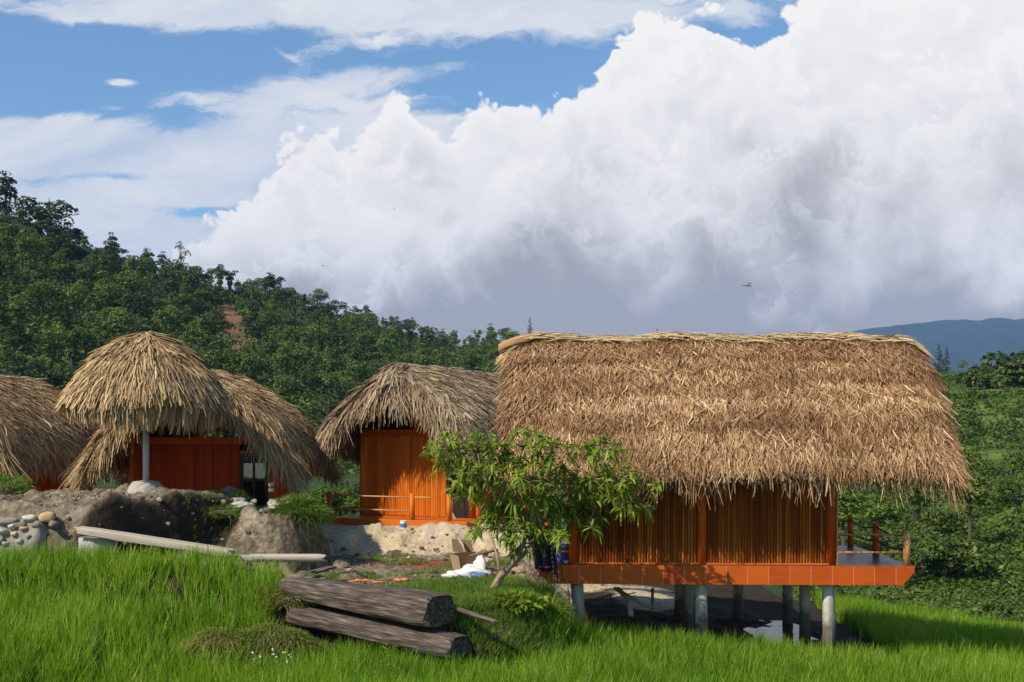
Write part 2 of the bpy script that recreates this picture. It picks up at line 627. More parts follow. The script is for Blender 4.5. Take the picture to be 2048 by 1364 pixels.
M['grout'] = tint_mat('grout', [(0, (.55, .24, .12)), (1, (.66, .34, .20))], 0.8)
M['deck_tile'] = tint_mat('deck_tile', [(0, (.050, .038, .036)), (1, (.080, .060, .056))], 0.33, (3, 3, 3), .2, 0.02, spec=0.18)
M['bamboo_rail'] = tint_mat('bamboo_rail', [(0, (.36, .12, .035)), (1, (.60, .30, .11))], 0.4, (20, 20, 20), .2, .1)
M['concrete'] = tint_mat('concrete', [(0, (.20, .175, .135)), (.5, (.37, .335, .27)), (1, (.50, .46, .38))], 0.85, (9, 9, 2.5), .7, .4, .01)
def stilt_mat():
    m, t = material('stilt')
    c = t.n('ShaderNodeTexCoord')
    mp = t.n('ShaderNodeMapping')
    mp.inputs['Scale'].default_value = (9, 9, 2.2)
    t.link(c.outputs['Object'], mp.inputs[0])
    nz = t.noise(mp.outputs[0], 1.0, 7, 0.65)
    n2 = t.noise(c.outputs['Object'], 2.6, 6, 0.65)
    sp = t.n('ShaderNodeSeparateXYZ')
    t.link(c.outputs['Object'], sp.inputs[0])
    col = t.ramp(nz.outputs[0], [(.30, (.17, .145, .105)), (.5, (.36, .325, .26)), (.68, (.52, .475, .39))])
    # dried mud splashed up from the paddy
    mud = t.step(t.m('SUBTRACT', t.m('MULTIPLY', t.m('SUBTRACT', n2.outputs[0], .5), 1.6), t.m('ADD', sp.outputs[2], 1.15)), -.18, .22)
    col = t.mix(t.m('MULTIPLY', mud, .8), col, (.085, .062, .038, 1))
    out(t, principled(t, col, .9, bump(t, nz.outputs[0], .6, .012), .12).outputs[0])
    return m


M['stilt'] = stilt_mat()
M['grey_pole'] = tint_mat('grey_pole', [(0, (.34, .34, .31)), (1, (.50, .50, .46))], 0.5, (9, 9, 3), .3, .1)
M['rope'] = tint_mat('rope', [(0, (.012, .011, .012)), (1, (.03, .028, .03))], 0.6)
M['dark_door'] = tint_mat('dark_door', [(0, (.018, .010, .008)), (1, (.035, .02, .014))], 0.5)
M['log'] = tint_mat('log', [(0, (.018, .012, .009)), (.35, (.060, .042, .030)), (.60, (.13, .096, .072)), (.8, (.22, .17, .13)), (1, (.46, .39, .32))], 0.95, (2.2, 17, 21), .85, 1.0, .05)
M['plank'] = tint_mat('plank', [(0, (.27, .21, .15)), (.5, (.44, .36, .27)), (1, (.58, .49, .38))], 0.85, (2, 14, 14), .4, .5, .012)
M['bark'] = tint_mat('bark', [(0, (.10, .065, .035)), (.5, (.24, .165, .10)), (1, (.40, .30, .19))], 0.9, (9, 9, 3), .5, .6, .015)
M['pale_bark'] = tint_mat('pale_bark', [(0, (.04, .033, .024)), (1, (.125, .11, .085))], 0.9, (4, 4, 2), .4, .3)
M['stone'] = tint_mat('stone', [(0, (.15, .13, .10)), (.5, (.31, .27, .21)), (1, (.48, .43, .34))], 0.9, (6, 6, 6), .4, .6, .03)
M['clod'] = tint_mat('clod', [(0, (.07, .05, .03)), (.6, (.20, .15, .095)), (.93, (.30, .24, .16)), (1, (.52, .48, .40))], 0.95, (6, 6, 6), .3, .6, .03)
M['yellow_stone'] = tint_mat('yellow_stone', [(0, (.42, .27, .11)), (1, (.60, .43, .22))], 0.9, (6, 6, 6), .4, .5, .02)
M['red_brick'] = tint_mat('red_brick', [(0, (.30, .14, .10)), (.5, (.42, .27, .21)), (1, (.52, .42, .35))], 0.9, (10, 10, 10), .4, .5, .01)
M['mortar'] = tint_mat('mortar', [(0, (.12, .105, .08)), (.5, (.24, .215, .17)), (1, (.40, .37, .30))], 0.95, (4, 4, 4), .5, .8, .05)
M['soil'] = tint_mat('soil', [(0, (.04, .027, .016)), (.5, (.10, .07, .042)), (1, (.20, .145, .09))], 0.95, (5, 5, 5), .5, .9, .05)
M['black_cloth'] = tint_mat('black_cloth', [(0, (.012, .013, .016)), (1, (.04, .042, .05))], 0.9, (30, 30, 6), .3, .3)
M['pink_trim'] = tint_mat('pink_trim', [(0, (.30, .045, .05)), (.5, (.50, .12, .12)), (1, (.60, .32, .28))], 0.85, (60, 60, 60), .5, .2)
M['purple_plastic'] = tint_mat('purple_plastic', [(0, (.16, .07, .40)), (1, (.24, .12, .52))], 0.35)
M['white_cloth'] = tint_mat('white_cloth', [(0, (.50, .48, .46)), (1, (.74, .73, .70))], 0.8, (7, 7, 7), .4, .5, .03)
M['white_paint'] = tint_mat('white_paint', [(0, (.60, .60, .58)), (1, (.74, .74, .72))], 0.4)
M['blue_paint'] = tint_mat('blue_paint', [(0, (.06, .14, .30)), (1, (.10, .22, .42))], 0.4)
M['cardboard'] = tint_mat('cardboard', [(0, (.26, .17, .085)), (1, (.42, .29, .16))], 0.9)
M['orange_plastic'] = tint_mat('orange_plastic', [(0, (.45, .13, .04)), (1, (.64, .24, .09))], 0.6, (9, 9, 9), .4, .3)
M['green_plastic'] = tint_mat('green_plastic', [(0, (.30, .42, .30)), (1, (.50, .60, .46))], 0.35)
M['yellow_cord'] = tint_mat('yellow_cord', [(0, (.50, .28, .06)), (1, (.62, .38, .10))], 0.6)
M['straw_broom'] = tint_mat('straw_broom', [(0, (.30, .20, .09)), (1, (.52, .38, .20))], 0.9)
M['dragon'] = tint_mat('dragon', [(0, (.05, .045, .03)), (1, (.13, .11, .06))], 0.5)

M['rice'] = leaf_mat('rice', [(0, (.060, .145, .004)), (.40, (.155, .295, .010)), (.78, (.26, .41, .022)), (1, (.50, .47, .13))], 0.42, 0.0, 0.5)
M['meadow'] = leaf_mat('meadow', [(0, (.05, .12, .010)), (.5, (.13, .23, .022)), (1, (.30, .32, .07))], 0.35, 0.0)
M['tussock'] = leaf_mat('tussock', [(0, (.06, .10, .010)), (.5, (.18, .215, .026)), (1, (.44, .37, .10))], 0.3, 0.0)
M['mango'] = leaf_mat('mango', [(0, (.065, .12, .010)), (.5, (.185, .27, .020)), (.85, (.32, .39, .040)), (1, (.50, .44, .07))], 0.35, 0.0, 0.5, 0.25)
M['broad'] = leaf_mat('broad', [(0, (.030, .053, .009)), (.5, (.092, .138, .017)), (1, (.205, .245, .034))], 0.22, 0.5)
M['deep'] = leaf_mat('deep', [(0, (.020, .038, .010)), (.5, (.056, .086, .016)), (1, (.125, .155, .029))], 0.2, 0.4)
M['bright'] = leaf_mat('bright', [(0, (.050, .095, .009)), (.5, (.120, .195, .019)), (1, (.22, .29, .040))], 0.28, 0.4)
M['dry'] = leaf_mat('dry', [(0, (.07, .060, .025)), (.5, (.12, .10, .04)), (1, (.18, .16, .06))], 0.2, 0.2)
M['scrub'] = leaf_mat('scrub', [(0, (.026, .050, .009)), (.5, (.090, .140, .017)), (1, (.21, .26, .036))], 0.25, 0.0)

# ------------------------------------------------------------------ ground: one sheet from the paddy to the hills
RPX = np.array([-900, -400, 0, 90, 160, 250, 400, 560, 700, 800, 900, 1050, 1300, 1600, 1800, 1900, 2048, 2400, 3000], float)
RPY = np.array([330, 380, 452, 482, 520, 540, 578, 603, 645, 670, 696, 702, 700, 716, 742, 752, 748, 720, 690], float)
RD = np.array([290, 300, 310, 315, 320, 330, 360, 390, 410, 430, 450, 460, 460, 400, 320, 280, 255, 240, 240], float)
BD = np.array([150, 150, 150, 150, 150, 150, 155, 160, 160, 160, 160, 140, 110, 75, 62, 58, 56, 56, 56], float)
BZ = np.array([-2, -2, -2, -2, -2, -2, -2, -2, -2, -2, -3, -3, -4, -5, -5.2, -5.2, -5.2, -5.0, -5.0], float)


def mound_cut(x, y):
    return (x + 7.05) * 0.79 - (y - 24.65) * 0.615


def bank_edge(x):
    return np.interp(x, [-5.5, -3.9, -.85, .2, 1.5], [21.2, 20.95, 19.35, 19.9, 20.8])


def ground(x, y):
    x = np.asarray(x, float)
    y = np.asarray(y, float)
    low = -1.5 - 0.085 * np.clip(x - 1, 0, 7) - 0.05 * np.clip(x - 8, 0, 12)
    # right hand paddy falls away behind the stilt hut
    low = low - (0.15 + 0.11 * np.clip(x - 9, 0, 8)) * S(23, 33, y) * S(6.5, 9.0, x)
    ls = -1.68 + 0.262 * np.clip(y - 17, 0, 6.0) - 0.16 * S(-8.5, -4.8, x)
    z = low + (ls - low) * S(-3.5, -4.7, x)
    # the bank with the yard on top of it
    yard = -0.40 + 0.35 * S(-4.4, -5.6, x)
    mC = S(-.45, .55, y - bank_edge(x) + 0.10 * np.sin(x * 2.7)) * S(1.5, 0.1, x)
    z = z + (np.maximum(z, yard) - z) * mC
    # dry earth under the stilt hut rises to the back
    mU = S(23.2, 24.0, y) * S(0.4, 1.4, x) * S(7.6, 6.6, x)
    z = z + mU * (0.10 + 0.10 * S(24.5, 28, y) + .30 * S(28.6, 31, y))
    # sand heap under the hut
    z = z + 0.22 * np.exp(-(((x - 3.2) / 1.1) ** 2 + ((y - 28.9) / 1.0) ** 2))
    # sandy terrace carrying the second hut
    mE = S(29.2, 30.5, y + 0.15 * np.sin(x * 2.3)) * S(2.6, 0.6, x)
    z = z + (np.maximum(z, 0.16) - z) * mE
    # mound on the left and the cut bank beside it
    r = np.sqrt(((x + 9.2) / np.where(x > -9.2, 4.6, 7.5)) ** 2 + ((y - 25.9) / np.where(y < 25.9, 2.9, 3.0)) ** 2)
    h = (1.22 - 0.30 * S(-10.2, -12.8, x)) * S(1.0, 0.74, r) * S(0.02, -0.42, mound_cut(x, y))
    z = np.where(h > 0, np.maximum(z, z * S(1.3, 0, h) + h), z)
    r2 = np.sqrt(((x + 5.35) / np.where(x > -5.35, 1.25, 1.6)) ** 2 + ((y - 26.9) / 1.7) ** 2)
    z = np.maximum(z, np.where(r2 < 1.0, 0.92 * S(1.0, 0.62, r2) - 0.1, z))
    # hills
    px = np.clip(1024 + F * x / np.maximum(y, 1.0), -900, 3000)
    rd, bd, bz = np.interp(px, RPX, RD), np.interp(px, RPX, BD), np.interp(px, RPX, BZ)
    rz = CAMZ + (HY - np.interp(px, RPX, RPY)) / F * rd
    t = np.clip((y - bd) / (rd - bd), 0, 1)
    hz = bz + (rz - bz) * t ** 0.92
    bumpy = fbm(x / 26.0, y / 26.0, 3, 4) * 5.0 * np.sin(np.pi * np.clip(t, 0, 1)) ** 0.6
    terr = np.where(px > 1650, 0.5 * np.sin(hz * 2.2), 0)
    hz = hz + bumpy + terr * S(0.05, 0.2, t)
    hz = hz - 0.35 * np.clip(y - rd, 0, 60) - 0.10 * np.clip(y - rd - 60, 0, 400)
    tb = S(34, 52, y)
    near = z
    z = near * (1 - tb) + bz * tb
    z = np.where(y > bd, hz, z)
    return z


def clods(x, y):
    return fbm(x * 2.1, y * 2.1, 7, 5)


rows = np.concatenate([np.arange(8, 36, 0.11), 36 * 1.022 ** np.arange(0, 136)])
rows = np.concatenate([rows, np.geomspace(rows[-1] * 1.05, 9000, 14)])
cols = np.concatenate([np.linspace(-1.6, -0.56, 40)[:-1], np.linspace(-0.56, 0.56, 400), np.linspace(0.56, 1.6, 40)[1:]])
gy, gu = np.meshgrid(rows, cols, indexing='ij')
gx = gu * gy
gz = ground(gx, gy)
nearw = S(40, 33, gy)
mound_m = np.clip(S(1.35, 0.9, np.sqrt(((gx + 8.8) / np.where(gx > -8.8, 5.6, 8)) ** 2 + ((gy - 25.9) / 3.4) ** 2)), 0, 1)
bank_m = S(1.5, .9, np.sqrt(((gx + 5.35) / 1.5) ** 2 + ((gy - 26.9) / 1.7) ** 2))
yard_m = S(20.6, 21.6, gy) * S(1.6, 0.6, gx) * S(-7.5, -6, gx) * S(33, 31.5, gy)
gz = gz + nearw * (clods(gx, gy) + .35 * fbm(gx * 6.5, gy * 6.5, 17, 3)) * (0.03 + 0.20 * np.maximum(mound_m, .8 * bank_m) + 0.24 * yard_m * S(29.0, 29.5, gy) * S(31.2, 30.6, gy) + 0.05 * yard_m + .07 * S(23.4, 24.2, gy) * S(.8, 1.6, gx) * S(8, 7, gx) * S(29, 28, gy))
nr, nc = gy.shape
gi = np.arange(nr * nc).reshape(nr, nc)
gq = np.stack([gi[:-1, :-1], gi[:-1, 1:], gi[1:, 1:], gi[1:, :-1]], -1).reshape(-1, 4)
upx = 1024 + F * gu
gpy = HY - (gz - CAMZ) / gy * F
sand = (S(28.9, 29.6, gy) * S(36, 33, gy) * S(3.0, 1.6, gx) * S(-5.6, -4.8, gx)
        + S(22.5, 24, gy) * S(-0.6, 0.6, gx) * S(1.6, 0.9, gx) * S(30, 29, gy)
        + 1.6 * np.exp(-(((gx - 3.35) / .75) ** 2 + ((gy - 28.7) / 1.2) ** 2)))
red = np.exp(-(((gx + 2.1) / 1.0) ** 2 + ((gy - 27.2) / 1.1) ** 2)) * 1.3
green = np.where(gy > 37, 1.0, 0.0) + 0.75 * S(0.0, 0.30, fbm(gx / 1.3, gy / 1.3, 21, 3)) * yard_m * S(29.2, 28.6, gy) * S(-4.6, -3.8, gx)
slide = np.exp(-(((upx - 466 - (gpy - 660) * 0.28) / 24) ** 2 + ((gpy - 655) / 48) ** 2)) * (gy > 100) * 2.0
ridge_red = np.exp(-(((upx - 1935) / 22) ** 2 + ((gpy - 742) / 6) ** 2)) * (gy > 100) * 1.5
wet_shade = np.clip(np.exp(-(((gx + 3.6) / 1.8) ** 2 + ((gy - 20.0) / 1.3) ** 2)) * 2.6 + 1.1 * np.exp(-((mound_cut(gx, gy) + .10) / .32) ** 2) * (gx < -5) * (gx > -9) * (gy > 22.5) + S(20.2, 19.4, gy) + S(23.0, 22.4, gy) * S(-4.4, -5, gx) + S(.7, 1.2, gx) * (gy < 36) * S(40, 34, gy) - sand * 1.5, 0, 1)  # wet mud, plus shade painted under the hut and on the mound's cut
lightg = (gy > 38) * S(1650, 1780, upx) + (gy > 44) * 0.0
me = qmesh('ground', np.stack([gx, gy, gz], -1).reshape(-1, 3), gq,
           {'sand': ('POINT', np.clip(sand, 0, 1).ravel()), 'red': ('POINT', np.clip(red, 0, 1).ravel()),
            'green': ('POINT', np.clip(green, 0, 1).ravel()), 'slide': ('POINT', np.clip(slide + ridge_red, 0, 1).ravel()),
            'lightg': ('POINT', np.clip(lightg, 0, 1).ravel()), 'wet_shade': ('POINT', wet_shade.ravel())})
m, t = material('ground')
geo = t.n('ShaderNodeNewGeometry')
n1 = t.noise(geo.outputs['Position'], 1.7, 8, 0.65)
n2 = t.noise(geo.outputs['Position'], 9.0, 6, 0.65)
n3 = t.noise(geo.outputs['Position'], 0.12, 6, 0.6)
vor = t.n('ShaderNodeTexVoronoi')
t.link(geo.outputs['Position'], vor.inputs['Vector'])
vor.inputs['Scale'].default_value = 7.0
A = {k: t.n('ShaderNodeAttribute', attribute_name=k).outputs['Fac'] for k in ('sand', 'red', 'green', 'slide', 'lightg', 'wet_shade')}
mixn = t.m('ADD', t.m('MULTIPLY', n1.outputs[0], 0.5), t.m('MULTIPLY', n2.outputs[0], 0.5))
soilc = t.ramp(mixn, [(.30, (.050, .036, .021)), (.44, (.125, .094, .058)), (.54, (.225, .175, .115)), (.66, (.40, .33, .235))])
sandc = t.ramp(mixn, [(.30, (.26, .185, .11)), (.48, (.45, .345, .215)), (.66, (.60, .48, .33))])
redc = t.ramp(mixn, [(.33, (.10, .03, .014)), (.62, (.29, .105, .05))])
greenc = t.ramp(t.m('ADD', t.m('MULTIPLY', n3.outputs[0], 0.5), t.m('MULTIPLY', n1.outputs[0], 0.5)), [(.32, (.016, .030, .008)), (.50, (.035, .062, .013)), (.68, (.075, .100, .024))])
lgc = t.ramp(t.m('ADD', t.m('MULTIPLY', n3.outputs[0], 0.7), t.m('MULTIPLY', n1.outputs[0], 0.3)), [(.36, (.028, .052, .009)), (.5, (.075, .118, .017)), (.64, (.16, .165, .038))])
slc = t.ramp(mixn, [(.3, (.13, .055, .025)), (.6, (.28, .14, .07))])


def brk(a, k=0.5):
    return t.step(t.m('ADD', a, t.m('MULTIPLY', t.m('SUBTRACT', mixn, 0.5), k * 4)), 0.32, 0.68)


col = t.mix(brk(A['sand']), soilc, sandc)
col = t.mix(brk(A['wet_shade'], .2), col, t.ramp(mixn, [(.3, (.014, .010, .006)), (.65, (.050, .036, .022))]))  # dark mud tone, also used as the painted shade
col = t.mix(brk(A['red']), col, redc)
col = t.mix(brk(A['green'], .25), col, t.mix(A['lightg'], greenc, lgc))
col = t.mix(brk(A['slide']), col, slc)
hgt = t.m('ADD', t.m('ADD', t.m('MULTIPLY', n1.outputs[0], 0.8), t.m('MULTIPLY', n2.outputs[0], 0.5)), t.m('MULTIPLY', vor.outputs['Distance'], 0.4))
out(t, principled(t, col, 0.95, bump(t, hgt, 0.9, 0.07), 0.15).outputs[0])
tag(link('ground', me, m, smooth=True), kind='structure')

# far blue mountain under the clouds
mu = np.linspace(-0.2, 1.6, 260)
mp_ = np.interp(1024 + F * mu, [300, 900, 1300, 1600, 1800, 1900, 2048, 2300, 2700, 5000], [860, 780, 720, 672, 654, 640, 634, 620, 640, 700])
md = np.linspace(0, 1, 26)
D0, D1 = 3800.0, 6200.0
zz = CAMZ + (HY - mp_) / F * D1 + 30 * fbm(mu * 40, mu * 0, 5, 5)
uu, tt = np.meshgrid(mu, md, indexing='ij')
yy = D0 + (D1 - D0) * tt
zq = -60 + (zz[:, None] + 60) * tt ** 0.8 + 120 * fbm(uu * 16, tt * 5, 9, 5) * np.sin(np.pi * tt)
vi = np.arange(uu.size).reshape(uu.shape)
mq = np.stack([vi[:-1, :-1], vi[1:, :-1], vi[1:, 1:], vi[:-1, 1:]], -1).reshape(-1, 4)
m, t = material('mountain')
geo = t.n('ShaderNodeNewGeometry')
n1 = t.noise(geo.outputs['Position'], 0.006, 6, 0.6)
out(t, principled(t, t.ramp(n1.outputs[0], [(.3, (.010, .022, .018)), (.7, (.022, .040, .026))]), 0.95).outputs[0])
tag(link('mountain', qmesh('mountain', np.stack([uu * yy, yy, zq], -1).reshape(-1, 3), mq), m, smooth=True), kind='structure')

# water standing in the ditch behind the stilt hut
m, t = material('ditch_water')
geo = t.n('ShaderNodeNewGeometry')
n1 = t.noise(geo.outputs['Position'], 2.2, 4, 0.5)
p = principled(t, (.02, .022, .02, 1), 0.10, bump(t, n1.outputs[0], 0.25, 0.05), 0.3)
out(t, p.outputs[0])
wq = []
for k in range(40):
    a = 2 * math.pi * k / 40
    rr = 1 + 0.22 * math.sin(3 * a + 1) + 0.16 * math.sin(7 * a) + .10 * math.sin(11 * a + 2)
    wq.append((5.55 + 0.75 * rr * math.cos(a) - 0.25 * rr * math.sin(a), 26.3 + 2.3 * rr * math.sin(a)))
wz = float(max(ground(np.array([w[0] for w in wq]), np.array([w[1] for w in wq])).min(), -9)) + 0.17
b = MB()
b.add([(x, y, wz) for x, y in wq], [tuple(range(40))])
tag(b.build('ditch_water', m), kind='structure')

# ------------------------------------------------------------------ thatch
def slope_pt(v, run, rise):
    """across the roof: v 0 ridge .. 1 eave; returns distance out and drop"""
    return run * v, rise * (0.70 * v + 0.30 * v * v)


def roof(parent, L, run, ridge_z, eave_z, cy, axis, mat_main, mat_cap, seed, dens=480, blen=0.55, bw=0.040,
         fringe=0.55, curtain=0.0, rounded=0.5, name='thatch_roof', convex=.30, back_dens=0.45, fr0=.90):
    """gable thatch; the ridge runs along x (axis 'x') or y (axis 'y'), centred on (0, cy)"""
    R = np.random.RandomState(seed)
    rise = ridge_z - eave_z
    PR = S(0, 1, 0)

    def surf(a, sgn, v):
        o, dr = run * (v - convex * .22 * np.maximum(v - .7, 0) ** 2 / .09), rise * ((1 - convex) * v + convex * v * v)
        e = np.clip((np.abs(a) - (L / 2 - rounded)) / max(rounded, 1e-3), 0, 1.3)
        return np.stack([a, sgn * o, ridge_z - dr - 0.28 * e * e * rounded - 0.02 * np.sin(a * 2.1 + v * 3)], -1)

    def to_local(p):
        q = p.copy()
        if axis == 'y':
            q = np.stack([-p[..., 1], p[..., 0], p[..., 2]], -1)
        q[..., 1] += cy
        return q

    parts = []
    for sgn in (-1, 1):
        vis = 1.0 if (axis == 'y' or sgn < 0) else back_dens
        n = int(L * math.hypot(run, rise) * dens * vis)
        nc = int(math.hypot(run, rise) / 0.21)
        a = R.uniform(-L / 2, L / 2, n)
        crs = R.randint(0, nc + 1, n)
        v = np.clip((crs + R.normal(0, 0.20, n) + 0.12 * np.sin(a * 1.3 + crs * 2.0)) / nc, 0.0, 1.0)
        p = surf(a, sgn, v)
        dn = unit(surf(a, sgn, v + 0.02) - p)
        ax = unit(surf(a + 0.02, sgn, v) - p)
        nrm = unit(np.cross(ax, dn)) * (1 if sgn < 0 else -1)
        nrm = np.where(nrm[:, 2:3] < 0, -nrm, nrm)
        e = np.clip((np.abs(a) - (L / 2 - 0.55)) / 0.55, 0, 1) * np.sign(a)
        yaw = R.normal(0, 0.27, n) + 0.55 * e
        d = unit(dn + ax * np.tan(np.clip(yaw, -1, 1))[:, None] * 1.0 + nrm * R.uniform(0.02, 0.24, n)[:, None])
        side = unit(np.cross(d, nrm) + nrm * R.normal(0, 0.35, n)[:, None])
        Lb = blen * R.uniform(0.5, 1.3, n)
        # wild stalks standing proud, and the piece's own colour: patchy along the courses
        patch = vnoise(a * 0.9 + 31, v * 9.0 + sgn * 7, seed) * 0.42 + vnoise(a * 0.45, crs * 1.7, seed + 3) * 0.44
        tint = np.clip(0.46 + patch + R.normal(0, 0.20, n), 0, 1)
        p = p + nrm * R.uniform(0.0, 0.09, n)[:, None]
        parts.append(blades(p, d, side, Lb, bw * np.clip(R.lognormal(-.08, .35, n), .4, 1.9), [1.0, 0.9, 0.45], np.stack([0 * a, 0 * a, R.uniform(-.30, 0.05, n)], -1) + ax * R.normal(0, .34, n)[:, None], tint))
        # eave fringe, several layers deep
        n = int(L * (560 if fr0 < .88 else 380) * max(vis, .6))
        a = R.uniform(-L / 2 - 0.1, L / 2 + 0.1, n)
        v = R.uniform(fr0, 1.02, n)
        p = surf(a, sgn, v)
        p[:, 1] -= sgn * R.uniform(-0.10, 0.14, n)
        p[:, 2] -= R.uniform(-0.03, 0.08, n)
        clump = 0.82 + 0.55 * vnoise(a * 1.6, a * 0 + seed, seed + 9) + 0.40 * vnoise(a * 5.0, a * 0 + 3, seed + 5)
        e = np.clip((np.abs(a) - (L / 2 - 0.6)) / 0.6, 0, 1) * np.sign(a)
        d = unit(np.stack([R.normal(0, .12, n) + 0.28 * e, sgn * (0.26 + R.normal(0, .12, n) + .55 * (1.02 - v) / max(1.02 - fr0, .01) * (fr0 < .88)), -np.ones(n)], -1))
        side = unit(np.stack([np.ones(n), R.normal(0, .6, n), R.normal(0, .2, n)], -1))
        tint = np.clip(0.50 + R.normal(0, 0.22, n), 0, 1)
        parts.append(blades(p, d, side, fringe * clump * R.uniform(0.45, 1.2, n), bw * 1.1 * R.uniform(.5, 1.3, n), [1, .95, .8, .35], np.stack([R.normal(0, .14, n), -sgn * R.uniform(0, .3, n), -0.15 * np.ones(n)], -1), tint))
    # verges: hanging straw on both gable ends
    for end in (-1, 1):
        for sgn in (-1, 1):
            n = int(math.hypot(run, rise) * (620 if curtain else 260))
            v = R.uniform(0, 1.0, n)
            a = end * (L / 2 - R.uniform(0, 0.30, n))
            p = surf(a, sgn, v)
            p[:, 2] -= R.uniform(-0.03, 0.10, n)
            ln = (0.40 + curtain * (0.9 + 0.3 * np.sin(v * 9 + seed)))
            d = unit(np.stack([end * (0.55 + R.normal(0, .16, n)), sgn * (0.30 + 0.25 * v + R.normal(0, .12, n)), -(0.55 + 0.35 * v) + 0 * a], -1))
            side = unit(np.stack([R.normal(0, .5, n), np.ones(n), R.normal(0, .3, n)], -1))
            tint = np.clip(0.47 + R.normal(0, 0.21, n), 0, 1)
            parts.append(blades(p, d, side, ln * R.uniform(.5, 1.15, n), bw * 1.15 * R.uniform(.5, 1.3, n), [1, .95, .8, .35], np.stack([-end * R.uniform(.1, .5, n), R.normal(0, .22, n), -0.45 * np.ones(n)], -1), tint))
    # stray stalks
    n = int(L * 9)
    a = R.uniform(-L / 2, L / 2, n)
    sg = R.choice([-1.0, 1.0], n)
    v = R.uniform(0.0, 1, n)
    p = surf(a, sg, v)
    d = unit(np.stack([R.normal(0, .7, n), sg * R.uniform(.2, 1, n), R.uniform(-.7, .15, n)], -1))
    parts.append(blades(p, d, unit(np.stack([np.ones(n), R.normal(0, .5, n), R.normal(0, .5, n)], -1)), blen * R.uniform(.5, 1.1, n), bw * .6 * np.ones(n), [1, .9, .4], np.stack([0 * a, 0 * a, -.5 * np.ones(n)], -1), np.clip(.6 + R.normal(0, .2, n), 0, 1)))
    v_, q_, t_ = join(parts)
    v_ = to_local(v_)
    rf = link(name, qmesh(name, v_, q_, {'tint': ('FACE', t_)}), mat_main, parent)
    # solid bed of straw below the loose blades
    na, nv = 24, 10
    aa = np.linspace(-L / 2 + 0.06, L / 2 - 0.06, na)
    vs, fs = [], []
    for off in (-0.04, -0.26):
        for A_ in aa:
            for kk in range(-nv, nv + 1):
                q = surf(np.array([A_]), (-1 if kk < 0 else 1), np.array([abs(kk) / nv * 0.985]))[0]
                vs.append((q[0], q[1], q[2] + off))
    w = 2 * nv + 1
    N0 = na * w
    for i in range(na - 1):
        for j in range(w - 1):
            k = i * w + j
            fs.append((k, k + 1, k + w + 1, k + w))
            fs.append((N0 + k, N0 + k + w, N0 + k + w + 1, N0 + k + 1))
    for i in range(na - 1):
        for j in (0, w - 1):
            k = i * w + j
            fs.append((k, k + w, N0 + k + w, N0 + k))
    for j in range(w - 1):
        for i in (0, na - 1):
            k = i * w + j
            fs.append((k, k + 1, N0 + k + 1, N0 + k))
    b = MB()
    b.add(to_local(np.array(vs)), fs)
    b.build('straw_bed', M['thatch_under'], rf, smooth=True)
    # ridge cap: straw laid lengthwise over the ridge
    n = int(L * 330)
    a = R.uniform(-L / 2 - 0.10, L / 2 + 0.05, n)
    th = R.uniform(-1.15, 1.15, n)
    rad = 0.20
    wav = 0.03 * np.sin(a * 2.3 + seed) + 0.02 * np.sin(a * 5.1)
    e = np.clip((np.abs(a) - (L / 2 - 0.55)) / 0.55, 0, 1.2)
    p = np.stack([a, np.sin(th) * (rad + .05), ridge_z - 0.11 + np.cos(th) * rad + wav - 0.30 * e * e * rounded], -1)
    nn = unit(np.stack([0 * a, np.sin(th), np.cos(th) + .2], -1))
    slopee = -0.75 * e * np.sign(a)
    sd = np.where(a > L / 2 - 0.7, 1.0, np.where(a < -L / 2 + 0.7, -1.0, R.choice([-1.0, 1.0], n)))
    d = unit(np.stack([sd, R.normal(0, .16, n), slopee * sd + R.normal(0, .05, n)], -1) + nn * R.uniform(-0.01, 0.09, n)[:, None])
    side = unit(np.cross(d, nn) + nn * R.normal(0, .25, n)[:, None])
    cap = blades(p + nn * R.uniform(0, .05, n)[:, None], d, side, blen * 1.1 * R.uniform(.6, 1.25, n), bw * 1.1 * R.uniform(.5, 1.3, n), [1, .95, .5], np.stack([0 * a, 0 * a, -.12 * np.ones(n)], -1), np.clip(.72 + R.normal(0, .15, n), 0, 1))
    v_, q_, t_ = cap
    cp = link('ridge_cap', qmesh('ridge_cap', to_local(v_), q_, {'tint': ('FACE', t_)}), mat_cap, rf)
    b = MB()
    kk = 10
    aa = np.linspace(-L / 2, L / 2, 20)
    vs, fs = [], []
    for A_ in aa:
        e = np.clip((abs(A_) - (L / 2 - 0.55)) / 0.55, 0, 1)
        for j in range(kk + 1):
            th = -1.25 + 2.5 * j / kk
            vs.append((A_, math.sin(th) * (rad + .03), ridge_z - 0.12 + math.cos(th) * (rad - .02) - 0.30 * e * e * rounded))
    for i in range(19):
        for j in range(kk):
            k = i * (kk + 1) + j
            fs.append((k, k + 1, k + kk + 2, k + kk + 1))
    b.add(to_local(np.array(vs)), fs)
    b.cur = 0.6
    b.build('ridge_core', mat_cap, rf, smooth=True)
    return rf


